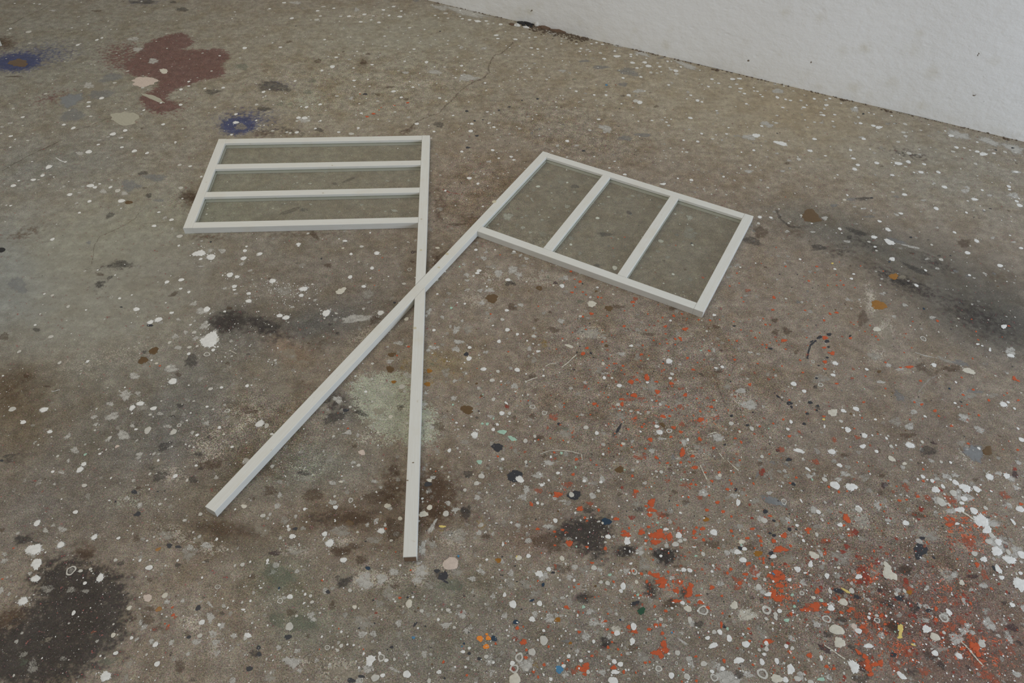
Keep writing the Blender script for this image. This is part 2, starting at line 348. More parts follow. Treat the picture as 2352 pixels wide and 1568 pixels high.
for x, y, r, s in [(1988, 112, 11, .6), (1961, 203, 16, .5), (2116, 243, 12, .55), (2112, 76, 8, .4), (1803, 28, 9, .35), (1883, 43, 9, .3), (1530, 105, 14, .5), (1460, 70, 10, .35), (1540, 70, 8, .3), (1215, 25, 14, .6), (1195, 30, 18, .5),
                   (2140, 170, 16, .35), (2100, 115, 16, .25), (2050, 195, 18, .35), (1880, 200, 16, .3), (1330, 55, 12, .35), (1370, 65, 10, .35), (1240, 10, 10, .35), (1790, 125, 10, .25), (1995, 228, 26, .35), (1935, 118, 12, .25), (2285, 140, 10, .25), (1850, 175, 20, .25), (1710, 100, 10, .2)]:
    u, v = px2wall(x, y); m = 0.0022 * r; st = np.maximum(st, s * np.exp(-(((fu - u) / m) ** 2 + ((fv - v) / (m * .9)) ** 2)))
for x, y, r in [(1611, 23, 3), (1221, 26, 3), (2258, 235, 3.5), (2239, 219, 2), (2249, 125, 5), (1862, 142, 2.5), (2088, 190, 2.5), (2105, 249, 2), (1570, 60, 2), (1571, 83, 2), (1745, 80, 2.5), (2080, 285, 2), (1659, 104, 2), (1995, 215, 2), (1719, 139, 2)]:
    u, v = px2wall(x, y); m = 0.0022 * r; dk = np.maximum(dk, .95 * np.exp(-(((fu - u) / m) ** 2 + ((fv - v) / m) ** 2)))
sa = np.zeros((len(wv), 4)); sa[:nb, 0] = st; sa[:nb, 1] = dk; add_attr(wm, 'stain', sa)
wall = obj('wall_far', wm, wall_material(), kind='structure', label='rough white plastered studio wall')
wall.location = (WA[0], WA[1], 0); wall.rotation_euler = (0, 0, math.atan2(WD[1], WD[0]))

# ------------------------------------------------------------------ paint materials
PAINT = {}
OPAC = {'x': .88, 'G': .84, 'g': .58, 'f': .64, 'k': .45, 'b': .42, 'L': .5, 'T': .55, 'Q': .72, 'D': .75, 'O': .96, 'm': .36, 'y': .5, 'V': .6, 'A': .72}
def paint(key, rgb, faded=0.0, gloss=0.45, var=0.12):
    t = NT('paint_' + key); co = t.coord()
    c = alb(rgb); n = t.noise(co, 120, 3, .6)
    col = t.mix(t.rng(n, .3, .7), tuple(v * (1 - var) for v in c), tuple(min(.9, v * (1 + var * .6)) for v in c))
    t.l(col, t.b.inputs['Base Color']); t.b.inputs['Roughness'].default_value = gloss
    t.b.inputs['Specular IOR Level'].default_value = 0.3
    if faded > 0:
        a = t.noise(co, 380, 3, .7); b = t.noise(co, 70, 3, .6)
        v = t.math('ADD', t.math('MULTIPLY', a, .65), t.math('MULTIPLY', b, .35))
        cv = t.n('ShaderNodeAttribute', attribute_name='cov').outputs['Fac']
        v = t.math('ADD', v, t.math('MULTIPLY', t.math('SUBTRACT', cv, 1.0), .30))
        al = t.rng(v, faded - .08, faded + .08, 0, OPAC[key], True)
        t.l(al, t.b.inputs['Alpha'])
    PAINT[key] = t.m
for k, rgb, fd in [('W', (184, 183, 178), 0), ('w', (160, 157, 148), 0), ('C', (168, 163, 149), 0), ('c', (142, 138, 122), 0), ('x', (166, 161, 147), .42), ('P', (166, 152, 140), 0), ('G', (160, 157, 149), .44), ('g', (150, 146, 136), .48), ('f', (150, 147, 138), .47), ('L', (116, 117, 116), .45), ('T', (136, 128, 112), .45),
                   ('O', (160, 74, 42), .36), ('Q', (146, 80, 58), .48), ('D', (130, 54, 40), .44), ('K', (46, 46, 48), 0), ('k', (54, 51, 49), .44), ('B', (82, 64, 42), 0), ('b', (74, 57, 42), .44), ('H', (122, 84, 34), 0),
                   ('M', (134, 160, 142), 0), ('m', (94, 103, 86), .46), ('N', (32, 48, 62), 0), ('U', (60, 104, 132), 0), ('Y', (178, 160, 92), 0), ('y', (140, 112, 44), .54), ('V', (62, 46, 48), .44), ('A', (116, 118, 118), .38), ('E', (36, 66, 48), 0), ('I', (200, 112, 40), 0)]:
    paint(k, rgb, fd, 0.25 if k in 'HB' else 0.5)
MKEY = list(PAINT)
ZL = {'A': .10, 'T': .12, 'g': .14, 'f': .16, 'L': .15, 'G': .18, 'm': .2, 'y': .2, 'k': .22, 'b': .22, 'V': .24, 'K': .28, 'B': .26, 'H': .3, 'Q': .32, 'D': .34, 'O': .38, 'I': .4, 'M': .42, 'N': .42, 'U': .42, 'E': .42, 'Y': .46, 'P': .5, 'C': .52, 'c': .5, 'x': .3, 'w': .54, 'W': .56}

# ------------------------------------------------------------------ paint splashes read off the photograph
# per tile: origin, then  kind: "x,y,r" or "x,y,rx,ry[,angle]" in tile units (3.92 units to the pixel)
# S = spattered white, R = dried ring, the rest are PAINT keys
TILES = []
def tile(ox, oy, **kw): TILES.append((ox, oy, kw))
tile(0, 0, W='133,32,9 308,33,9 358,38,11 732,22,10 1275,14,12 95,258,14 258,288,26 268,390,13 700,405,18 873,360,17 918,342,14 793,218,10 648,250,9 738,272,8 1305,108,8 2115,107,8 2090,168,8 2203,433,22 1978,503,11 2160,522,10 1033,746,17 410,845,15 915,884,23 800,920,18 797,958,17 120,978,14 626,993,10 1133,982,10 1295,992,14 1627,943,18 1450,927,12 1938,967,12 2118,960,10 2125,1028,17 2310,942,18 818,1048,15 205,1055,16 575,1123,18 660,1153,22 10,1202,12 1470,1120,18 1645,1160,12 1127,1175,22 1017,1207,28 97,1226,18 137,1255,10 250,1265,13 1188,1244,10 1100,1240,10 885,1302,15 1098,1326,16 92,1326,11 800,1367,30 1210,1360,24 1325,1378,18 1580,1280,13 2085,1213,14 1713,1497,15 1617,1485,18 590,1458,13 290,1455,9 2307,1085,12 2010,790,17 1700,775,14 1845,797,14 1630,806,18 1285,790,16 1905,640,12 1700,735,14 1150,640,14 1050,480,9 1000,265,8',
     S='440,1503,34 2125,1103,28',
     G='478,95,30 710,150,16 95,1110,28 20,1140,24 800,770,60,30 1200,350,60,20 1240,445,50,26 1380,550,60,26 900,1260,22 720,1380,40,20',
     L='1000,700,140,40,-8 900,850,130,50,-10 650,1040,160,60,-10',
     c='1125,1065,132,56 1380,882,100,20,22',
     C='1475,640,38,22',
     P='1300,735,115,42',
     A='640,900,120,60,-10',
     B='165,567,88,32',
     T='2165,1142,72,36 400,565,50,16 2250,1215,60,20 850,790,120,60,-10',
     k='1290,18,130,24 1640,85,60,24 1910,825,90,26 1560,20,40,12',
     b='870,98,60,12 1400,190,14 1105,12,20 130,690,90,10',
     m='1380,745,50,18 2180,600,70,40')
tile(590, 0, W='245,25,18 115,80,13 600,60,18 693,75,15 547,98,17 572,145,18 755,147,17 830,147,20 540,178,24 487,180,10 315,165,20 935,198,17 1288,150,22 1048,143,15 968,130,20 1030,180,13 1100,203,18 1375,250,14 1510,265,10 1605,140,12 1720,165,15 1850,170,14 1915,180,17 1990,192,30,10 2065,190,16 2130,210,12 2195,220,20 1950,130,16 1700,120,20 2155,318,20 2170,348,15 2328,355,18 1160,416,17 1415,443,14 1150,326,12 960,378,9 610,357,14 212,426,17 845,335,8 1527,560,20 1705,520,12 1690,604,14 1843,592,16 1600,602,10 1275,638,11 1330,553,13 1073,522,8 680,601,26 585,635,16 870,613,12 1037,583,15 715,517,16 738,490,8 1965,645,10 2055,747,13 2065,815,13 1790,700,11 345,730,14 875,725,16 1000,715,11 1405,785,14 1300,877,16 1645,883,15 1705,910,12 1015,777,10 878,780,10 720,865,16 570,940,18 447,965,18 500,940,10 400,960,10 985,887,7 1088,910,15 940,1020,14 1243,1008,14 375,1060,22 430,1062,26 360,1090,14 468,1088,14 573,1088,13 913,1153,15 737,1190,15 360,1192,20 300,1197,16 270,1190,12 143,1178,15 850,1205,24 527,1158,14 65,1128,9 60,828,18 115,805,10 1440,1115,20 1767,1040,12 2135,1018,12 2075,1008,12 1935,1115,18 2093,1105,15 2135,1145,15 1595,1185,14 1887,1268,12 1845,1365,16 2123,1352,18 2290,1412,16 2315,1440,14 2178,1425,12 2235,492,10 1230,60,16 1140,90,18 1300,100,14 1190,140,16',
     S='1230,823,23 1925,1180,24',
     G='350,25,62,16 1840,427,28 2050,435,30 1340,655,40,14 830,535,22 850,885,25 2270,1205,18 2090,1455,24 1900,700,110,34 1600,650,80,20 430,1080,60,30 1650,70,90,20,14 900,90,40',
     L='1432,8,34,14',
     O='1358,925,14 1237,950,11 1050,1024,18 993,1050,16 1100,990,9 928,845,8 1120,968,8',
     K='975,847,20,9 350,235,8 1650,282,10 2275,962,12 1890,1000,16,8 2180,992,12,6 1960,1088,12 2035,1078,9 1980,1222,18,8 1900,1328,20,9',
     b='1090,852,30,18 1345,895,30,15 780,465,18 1000,485,26,12 550,550,40,24 1200,785,60,10 290,375,30 960,560,40,26',
     m='460,830,55,20 500,730,45,20 80,910,30 210,940,45,18 300,940,30 575,1035,30,12',
     k='150,780,170,60,8 560,1170,60,20,20 60,980,70,26 1640,1120,60,30')
tile(1176, 0, W='100,305,12 25,352,16 155,340,12 210,335,18 232,442,14 175,432,14 310,440,10 185,493,12 275,507,10 445,370,9 443,397,10 485,343,11 580,395,16 640,355,8 715,395,12 760,385,13 815,400,14 620,437,14 610,463,12 680,447,16 665,495,7 795,477,18 830,528,16 925,460,14 945,507,32,10 1070,490,14 1070,508,14 1085,565,22 1125,495,10 1195,562,22 1125,612,16 1310,567,14 1330,600,16 1250,653,18 1305,658,13 1343,647,10 1400,553,14 1430,628,17 1475,638,24 1480,665,20 1520,603,13 1160,693,16 1000,703,16 580,655,10 335,698,10 312,715,14 75,618,12 155,618,14 115,717,12 55,713,9 175,690,12 578,822,15 740,855,13 847,857,16 525,795,12 398,878,8 640,898,8 570,968,7 1050,857,20 1115,910,28 1150,922,28 985,935,10 1410,765,14 1610,858,14 1710,918,14 1768,780,14 1800,713,16 1860,750,14 1985,712,22 2048,708,20 1963,783,18 2022,758,18 2057,797,18 2093,843,15 2050,826,14 2175,788,10 2180,820,10 2210,823,12 2237,852,10 2255,870,12 2110,935,14 2015,960,8 1605,1062,20 1390,1100,12 1410,1130,16 1260,1085,12 780,1075,16 700,1172,16 335,1165,9 245,1220,8 497,1270,20 740,1410,9 1545,1262,13 1672,1275,16 1707,1203,14 1805,1250,15 1932,1206,13 1950,1150,11 2248,1135,15 2198,1220,34,18 1572,1370,15 2177,1353,15 2065,1370,10 2143,1488,14 1385,1427,8 285,605,10',
     S='1228,595,30 1670,905,22',
     G='455,638,40,16 120,573,14 203,572,16 1440,745,18 1585,828,20 1350,1077,18 410,1310,26 2140,1235,70,34 2130,1540,26 840,1155,75,34,15 2280,1110,50,24 580,1310,24 1850,1015,22 1890,1260,18 1140,820,60,20',
     L='1050,650,130,36,15 800,605,90,22 1020,1245,70,30 1180,1215,100,20 650,550,60,14 1000,760,60,20',
     K='90,905,9 230,890,14 645,1358,16,8 375,325,8',
     b='1000,860,22 1300,960,30,14 1240,835,14',
     D='935,765,9 1090,930,8',
     m='560,715,30,10',
     U='850,765,14')
tile(1752, 0, W='130,877,20 205,895,14 250,905,14 343,905,14 463,890,16 275,820,10 603,887,14 568,900,10 180,968,14 370,967,16 350,980,9 573,947,22,9 553,980,14 523,1013,14 545,1037,18 647,1033,14 630,1093,12 465,1100,14 120,1107,17 127,1040,14 395,947,10 380,1080,9 705,930,10 833,968,14 860,1055,16 880,1110,18 995,1132,20 1045,1147,30,13 1160,1042,12 955,1015,9 1000,1028,10 1280,1117,20 1265,1192,20 1283,1224,18 1218,1277,18 907,1250,20 1423,1173,13 1493,1122,8 1695,1222,24 1712,1365,18 1743,1327,20 1813,1332,12 1930,1365,20 1985,1387,34,16 2080,1380,16 1930,1280,12 1865,1352,10 2180,1368,18 2275,1375,12 465,1252,20 323,1433,22 790,1352,16 815,1427,18 790,1403,7 855,1485,20 825,1522,22 1025,1467,22 563,1403,12 1315,1380,24 1310,1457,24 1285,1500,14 1452,1478,18 1580,1550,20 1915,1475,18 2280,1547,18 2272,1443,10 245,1515,8',
     S='425,1357,24 160,1290,60,18,12 1220,1472,34 1425,1550,24',
     G='135,820,55,28 815,985,34,16 835,1107,22 880,1235,22 1185,1113,16 1820,1225,55,30 2035,1350,18 2060,1285,80,26,15 2300,1345,60,30 235,1445,20 38,1412,15 130,1382,22 1690,1195,40,20 1005,1375,20 530,1105,18 640,1140,20 60,1130,40,24 1410,1390,20',
     K='905,1025,12,7 2098,1350,12 2250,1332,14 1200,1110,6 130,1200,8',
     b='1070,1497,20,10 2285,1470,16 220,1470,30,14')
tile(0, 390, W='120,143,24 170,98,12 300,90,22 383,52,20 455,45,9 485,65,8 628,223,24 440,130,7 620,105,7 815,143,30 855,158,20 898,127,12 995,157,18 1060,188,26 1093,280,30 806,283,20 715,387,14 97,323,12 57,320,7 472,626,20 1090,347,8 1628,163,22 1813,62,14 1643,258,9 1545,450,20 1388,505,20 1430,382,14 1617,598,26 1610,683,13 1807,803,16 2220,690,12 2205,728,20 2330,760,24 2005,950,9 2110,1080,14 2170,1050,7 2240,1113,20 1632,990,24 1627,1070,14 1700,1100,16 1422,1010,7 1077,1157,14 1187,1127,9 1037,948,9 1060,970,6 615,1230,18 472,1130,16 400,1117,11 775,1262,10 363,1298,11 412,1287,6 600,1357,8 317,1397,13 458,1502,22 672,1530,6 1493,1197,8 1862,1255,32 1715,1395,12 1748,1462,20 1955,1530,24 2023,1275,13 1525,1555,16 2115,1387,6 2070,1460,6 510,490,6 880,902,9 1860,400,10',
     S='1793,752,52 1900,785,46 2193,797,30 2070,945,34 2135,963,24 2110,1050,26 2240,1180,28 1503,1010,24 1228,1255,30 1428,1348,36 1355,1372,30 1545,1287,20 1890,1520,80',
     R='1003,1147,16',
     G='712,205,20 745,150,18 930,195,36,26 1120,212,40,18 693,298,20 1005,92,16 1485,430,24 1550,530,24 1815,640,14 1895,725,30 2170,850,26 2253,907,22 2025,1065,20 2125,1115,20 1605,1345,28,14,20 1745,1205,34 1820,1270,70,34 1840,1400,55,40,-40 1753,1358,14 1675,1462,26 1578,1500,40,24 1765,1515,32 1890,1520,92 2000,730,40,24 1815,868,36,8 2080,1540,20',
     L='1160,140,90,60 1250,150,30 1430,275,60,16 800,655,30,18 160,1040,120,70,20 1400,70,120,40',
     k='990,410,50,28,-20 1080,850,120,40 900,1030,60,34,-30 990,970,40,16,-30 1340,230,36,24 1290,30,60,22 330,1440,40,24',
     K='1350,1400,26,12 1092,1235,14,5 1898,648,10,7 565,590,4 380,953,4 210,845,3',
     B='1160,293,36,15,-10',
     b='2065,1245,30,22 1300,162,26,8 1700,240,90,60 1560,1120,60,20,-20 40,1500,60,40 900,940,40,20',
     D='2313,1095,9')
tile(590, 390, W='25,757,24 375,685,12 460,573,14 943,690,18 848,758,16 1037,885,20 740,622,8 1020,567,10 1360,650,8 840,965,22 1325,1025,17 1023,977,8 500,1030,12 473,1157,9 545,1213,7 480,1470,5 600,1502,7 1185,960,8 1697,188,12 1912,75,22 1990,125,16 2045,38,10 2078,145,8 2170,75,8 2035,330,12 1972,720,16 2145,720,9 1950,955,14 2000,908,20 1985,930,18 2260,990,22 2070,1050,10 2055,1022,7 1625,1118,11 1873,1205,12 1805,1195,8 1595,1443,16 2210,1347,18 2255,1440,22 2125,1402,10 2250,1265,18 2070,1480,8 2345,1480,16 1695,917,9 2315,735,14 1620,990,16',
     S='375,668,22 793,640,20 1080,750,28 962,1050,22 140,1000,34 420,1072,38 400,1130,24 205,1312,28 263,1330,34 625,1290,44 1115,1287,34',
     C='757,1090,46,26,-25 1347,1343,22 1627,703,18 775,705,12',
     R='1375,897,22',
     G='1425,635,16 527,1170,20 318,1235,18 778,1340,18 2045,797,32 1888,945,34 1893,995,24 1865,850,20 1950,830,12 2175,930,50,34 2065,740,20 2140,880,14 2090,990,20 2097,1085,40 2010,1085,26 1895,1077,24 2025,1197,32 1680,1215,16 1545,1285,26 1670,1325,24 1795,1440,44 1745,1410,18 2100,1245,18 1850,1360,16 475,122,16 945,315,18 740,375,18 485,310,16 65,293,12 1170,100,18 620,20,20 1365,95,16 1235,365,30 2260,420,60,34 2170,490,16 1250,1340,40 2090,1160,30 1560,1260,24 2300,900,50,40 900,1340,160,44,-10',
     g='1000,1125,70 1210,1155,30 980,855,18 1290,925,28 855,1000,14 1080,40,14 180,100,20 360,130,16 240,1090,80,50 2110,870,60,20 1900,1440,50 2120,1350,30 400,860,40',
     T='1313,1420,32,24 2300,960,40',
     m='620,960,24,16,30 740,985,10 935,1003,15 660,967,16 2005,1385,22,14 150,1190,16',
     M='1750,1242,14 1825,872,9',
     K='580,800,10,6,-40 1240,1195,14,8',
     k='360,840,12 730,1470,28,16 425,360,45,18 60,1400,170,90,10 660,1390,30,14 2270,1020,50,26',
     b='1400,828,22,14 110,980,22 300,370,130,20,-20 830,90,70,14,-20 700,125,30,14 1660,800,120,50,-50 1800,490,100,16 2300,1235,55,40 1060,1360,60 520,590,70,24,45 640,860,40,24',
     B='2118,1158,56,38',
     O='1100,905,6 2105,1297,10 2190,765,8 1130,790,7 1060,1040,6',
     V='1410,740,30,16')
tile(1176, 390, W='235,150,18 497,115,12 330,427,8 870,243,14 770,435,18 530,673,14 1340,642,24 1625,677,12 925,883,26 860,550,8 955,622,6 1365,1022,8 1450,940,14 1470,398,10 1493,77,11 1615,92,18 1360,128,26,10 1905,62,12 2218,482,16 2330,430,16 1838,177,6 1015,42,16 2055,877,9 2193,840,8 130,1008,8 705,1147,14 768,1058,12 795,1092,7 195,1497,20 45,1480,12 103,1477,8 135,1537,10 615,1318,16 1427,1357,12 1820,1307,16 1752,1452,12 2010,870,6 1510,490,5 780,320,5 360,270,5 240,380,6 1170,740,7 960,815,9 1515,990,6',
     S='2230,425,22 450,1045,26',
     C='718,1207,40,27',
     R='175,88,17',
     G='497,330,32,18 140,235,18 90,428,14 1085,235,20 1600,430,34,26 1165,880,12 2300,160,12 2240,90,16 2130,15,40,18 440,1360,36,28 835,1512,14 195,1425,22 480,970,34 20,745,24 75,770,24 130,800,24 60,945,40 80,1215,30 180,270,10,30,-30 1545,1100,12 380,340,16 160,560,20 270,450,20 100,520,24 2090,160,16',
     g='1590,570,65,70 700,1470,130,66 450,110,40 1050,260,30 1340,330,40 820,310,24 200,180,30 280,580,40 430,520,30',
     O='530,915,14 613,1007,17 570,1055,10 540,1103,14 637,1100,10 667,1125,9 775,1145,12 805,1152,10 1088,1190,18 1095,1223,10 715,1295,20 635,1320,14 857,1315,10 1457,1315,17 1355,1330,10 1530,1297,12 1680,1350,11 1783,1355,12 1560,1433,26,16 1380,1410,18,11 1010,1407,16 1470,1522,14 1513,1515,16 1525,1535,10 815,1550,12 595,1518,11 545,1463,8 470,1013,7 565,985,8 2190,1510,12 1275,1535,10 2025,1540,12 1015,607,10 910,705,8 895,613,7 1475,680,8 2025,930,9 1960,1045,9 2045,1020,8 1720,970,14',
     Q='1110,1160,26,24 2120,1085,34,18 1290,925,12',
     b='1440,1250,38,24 340,1280,18 960,1230,70,20 1835,1415,34 590,1420,16 220,1350,30,18 380,1440,60,34 2240,560,90,60 1240,1480,60,20',
     B='245,1065,28,20 873,1247,36,24',
     V='390,1018,28,16 1050,385,30,20',
     k='565,150,45,20 840,580,80,22 2160,640,120,40,15 760,860,40,12 20,1030,24',
     m='615,1187,42,20 325,970,24 590,1070,18',
     y='290,1548,38,24 500,1150,14',
     K='1615,660,10 635,1025,8 2000,1405,14,8 700,1382,7')
tile(1752, 390, W='1635,155,24 1263,175,11 1170,200,14 1275,223,22 988,130,9 760,228,13 45,160,14 830,0,16 1975,183,14 1845,280,10 2215,150,20 2220,178,14 2285,283,18 2312,320,26 2305,258,10 1560,348,24 1243,393,18 1833,385,14 1898,367,8 1993,362,9 1050,463,18 693,532,18 890,350,8 345,410,14 440,482,10 232,480,12 247,467,9 145,353,8 660,568,6 710,570,8 565,497,8 955,648,14 1010,693,14 1023,727,12 1165,803,28,16,8 1605,808,20 1842,747,24 1725,563,16 1520,675,13 2135,862,24 1860,948,14 1465,905,14 2225,590,10 2325,705,18 2150,455,6 1867,685,8 2197,1005,7 1058,1037,9 335,805,13 648,893,13 797,980,15 818,938,13 208,1160,12 2170,1410,28,18 1400,1245,7 1745,1405,8 1835,1048,6 70,430,8 1250,872,5 1430,875,5 475,1220,7 1215,935,5 1410,560,5',
     S='1165,48,20 1420,22,22 1905,265,28 1125,537,28 1000,605,28 1140,650,52,20,20 1925,640,26 1383,1040,22',
     C='1025,1435,36,22 735,270,16',
     G='1580,25,20 1540,120,18 437,163,13 1820,190,44,24 1845,160,30 2040,228,32,12 1450,275,34,10 1210,405,26 975,365,16 910,348,28,10 828,333,16 2070,612,24,14 2000,935,22 2260,650,28,10 1280,1215,28 1095,1107,16 1072,1117,22 200,845,16 765,1165,24 797,1247,13 1018,913,14 220,555,26,14 1180,1320,26 1525,1330,34,18 1885,1210,16 1480,800,26,12 2260,230,60,30,15 1310,1000,14 760,645,40,14 450,560,30,12 1570,520,16 560,435,30,26 2280,20,60,16 1330,690,120,12,12',
     L='800,265,60,20 640,320,50,16 960,420,60,14 1200,640,110,24,15',
     T='1255,965,40,24 1030,1330,50,80,-4 1130,1480,60,90,-8 940,1150,30,26 910,930,16,40,-20',
     R='1445,1520,28',
     B='435,417,88,54,15',
     H='1178,960,42,26,10 1045,1218,68,42,8',
     b='110,1355,36,22 115,1460,40,30 215,1450,48,40 420,643,16,10 900,1340,60,80 1810,660,80,40 1340,750,20',
     k='780,605,32,20 1590,773,22,12 1490,630,12 850,560,120,30,15 1250,1010,130,24,10 1390,900,150,30,25 900,260,80,20 500,700,100,30',
     K='980,253,14,7 1333,607,14,8 1690,772,10,5 597,1482,20,15 510,1507,24,14,-20 440,1545,18,8,-30 577,1545,20,12 500,1040,5 450,1065,6 787,1495,14,8,-30 310,940,6 45,1062,5 2050,350,14,4,15 1902,425,6 1947,435,5',
     O='487,870,12 415,1000,12 700,997,9 727,1037,11 100,1148,20,12,20 90,1260,14 380,1265,12 550,1225,8 605,1295,14 665,1285,20,9 552,1355,14 560,1512,30,16 790,1515,16 190,1535,26,14 25,1393,12 5,1340,9 65,1393,8 125,1540,10 820,1393,8 1018,1500,10 1040,1530,10 1573,1360,14 920,1455,8 370,960,6 470,925,6 665,947,8 830,1060,8 1920,1455,9 2155,1505,6 2215,1405,10 1940,1530,10 1350,1365,8 1290,1475,7 985,1485,7 400,1405,6 880,865,8 690,830,6 120,698,7 205,245,6 585,1040,10 665,1040,8 205,870,10 1880,1345,8',
     Y='627,842,12,7',
     y='990,1262,14,8 1715,430,26,10,20',
     N='1450,1250,12 1140,828,10,5')
tile(0, 780, W='173,107,18 537,207,18 790,195,16 725,308,8 803,275,6 27,325,10 112,625,30 210,743,24 1383,618,26 870,622,11 1352,675,14 1125,430,9 1705,68,18 1775,58,14 1530,22,14 1700,127,17 1920,93,18 2087,148,11 1515,243,16 1365,185,10 1160,77,8 1895,443,20 1995,430,15 2225,415,18 2265,410,8 1700,410,9 1453,552,10 1745,553,11 1865,603,13 1920,627,12 1717,660,9 1683,727,10 1975,790,16 1563,830,30 1330,815,34 1225,807,14 990,880,17 855,815,11 1020,985,6 890,985,10 957,990,10 900,1027,13 520,1048,14 345,947,10 475,1188,15 760,1312,22 1000,1245,10 1425,1087,13 1705,957,12 1745,967,9 1673,942,8 1550,962,8 1577,1227,22 1685,1265,15 1767,1133,14 1350,1208,14 1410,1205,8 1333,1308,8 1345,1345,9 1775,858,16 2220,925,10 2090,965,14 985,1447,10 1160,1433,10 555,1435,8 1440,1480,15 1490,1435,12 680,1550,20 2118,1527,10 1805,1565,14 970,432,8 590,55,6 205,260,5 510,400,4 1455,420,7 1190,663,9 1830,715,8',
     S='395,630,36 450,828,24 1262,575,34 1190,613,32 1895,20,72 1557,375,42 2330,760,36 755,1120,26 720,1170,34',
     R='2047,640,23 1613,770,20 1863,132,28',
     C='1410,213,14 2015,852,12 2197,1500,26,18',
     P='1055,960,20,12,-25',
     G='615,865,34 1210,325,58,34 1135,505,62 1240,480,34,18 990,575,38,24 1010,690,74,40,-15 850,695,30 1605,70,36 1540,260,68,46 1860,750,30 1505,780,44,20 1110,860,60,56,-40 1190,775,28,16 970,900,30 860,760,36,12,-20 675,995,44,34 615,1090,16,24 555,1192,34,20 1258,1030,32 1388,1025,17 1440,665,36,20 1730,838,22 1230,908,16 1080,465,24,10,40 2023,587,18 1880,20,90,40',
     g='1345,335,26 960,640,14 1060,795,24 1560,655,30 910,1245,22 125,1355,26 225,1265,24 570,1340,28 790,1410,34 350,1285,34 1310,240,40 1640,330,20 1280,600,60',
     T='555,1410,64,30 1420,1100,60,40 2100,720,60,40',
     M='767,1033,14',
     B='1385,100,44,30,-20 1287,187,46,30,-15',
     b='1097,740,16,9 1610,315,34,22 2050,215,28,16 240,330,40,26 420,420,40,12 1250,1335,40,14 2240,640,80,40 1900,1120,140,60,-20',
     K='1210,1370,26,20 1040,1457,10 15,1088,18,10 1245,1560,22,14 1420,1365,8 1485,1360,7',
     k='1785,1025,44,26 1810,1160,26,18 1880,870,18 2235,130,24,12 1300,110,30,14 1720,190,80,60,-30 1480,960,90,40,-40 1440,1230,90,50,-30 60,1045,50,14,-20 1740,1260,50,40 1550,690,30,12 1370,1160,24 1620,590,40,20',
     O='1440,235,10 1350,240,6')
tile(590, 780, W='165,185,14 88,775,24 135,850,16 887,328,9 1308,423,28 980,468,14 655,275,10 840,605,14 690,870,14 915,1130,18 765,1228,8 700,1410,13 663,1445,8 430,1525,15 735,805,7 1240,907,8 1040,215,14 1563,60,12 1915,70,18 1910,170,26 1870,207,8 2040,265,24 2170,285,18 2340,270,22 2118,365,22 2198,375,11 2035,368,6 2235,395,6 1905,380,9 2130,537,20 2325,467,9 2170,485,8 2245,570,22,8,40 2205,662,24 2273,663,18 2258,692,10 1930,692,11 2165,763,15 2128,808,18 1797,748,12 1863,775,8 2275,735,9 1733,997,19 1830,1010,10 2213,1075,16 2023,1228,28 1978,1293,24 1873,1353,17 1563,1163,10 1843,1473,7 2140,1493,8 1490,1430,12 1705,1560,24 2345,1250,18 2180,15,20 620,215,6',
     S='30,755,40 1960,857,38 708,1508,24',
     C='1205,693,22 757,1278,18,11 1175,1495,30,22 1090,835,12 1553,1265,26,14 1555,1510,26',
     P='945,1015,30,24',
     G='820,835,36 733,1022,12 600,1005,16 1060,1275,40,18 430,1155,14 910,860,22 1200,195,32 1180,65,16 1280,30,54,24 1790,85,42 1545,95,26 2060,112,28 2285,255,22 1780,370,28 2320,410,32 1770,525,32 1985,1420,34 1550,1360,40,26,-50 1790,1530,34 1815,20,60,24 1510,580,26 1520,480,22 1580,780,34 730,540,50,40 2000,435,24 1590,70,60,20 2100,690,24 1360,320,40',
     g='1690,690,30 1870,920,40 1620,1000,40 2260,880,30 1960,640,30 1700,300,50 2080,1150,30 1880,300,40 660,1080,60,30 440,1250,60,30',
     T='300,130,90,60,30 230,450,120,40,10 1100,640,80,30 1010,740,90,30,-20 920,800,60,24,-20 420,200,60,20 1050,960,80,30',
     R='845,1445,24',
     M='2030,755,13 2073,758,16 2210,830,42,19,8 2300,890,42,18,20 2005,1100,26,18 1765,585,11 2130,710,10',
     m='1920,725,16 2210,1150,24,16 2025,435,24,14 1320,40,40,16 1570,220,30',
     B='1893,628,56,38 1200,265,36,28 1215,135,36,18',
     H='1553,280,26,18 1535,400,30,18 1232,380,24,13',
     b='1290,620,34,22 145,225,30,16 885,955,34,24 2135,770,18,14 1640,780,80,40,20 120,1360,80,50 500,1400,120,60 1100,1420,160,80 1240,1180,60,60 1600,1350,110,120',
     K='2165,968,50,36 1885,130,22,18 2315,1230,52,58 1540,1300,36,20 800,635,26,16',
     k='1903,1210,52,44 1890,1530,52,44 940,660,70,30,20 1980,700,20 1290,600,40,20 700,700,120,60,-20 420,1200,70,30',
     y='1680,185,32,24 1805,178,22 1320,250,50,34 1330,200,44,24 1570,380,40,26 1600,130,60,20',
     O='1365,63,13 1262,143,10 2200,405,7 2170,1050,12 2010,520,6 1765,720,7 820,798,9 1610,1185,8 1983,258,6 1605,35,8',
     D='2250,600,24',
     Q='2290,970,18 730,660,9')
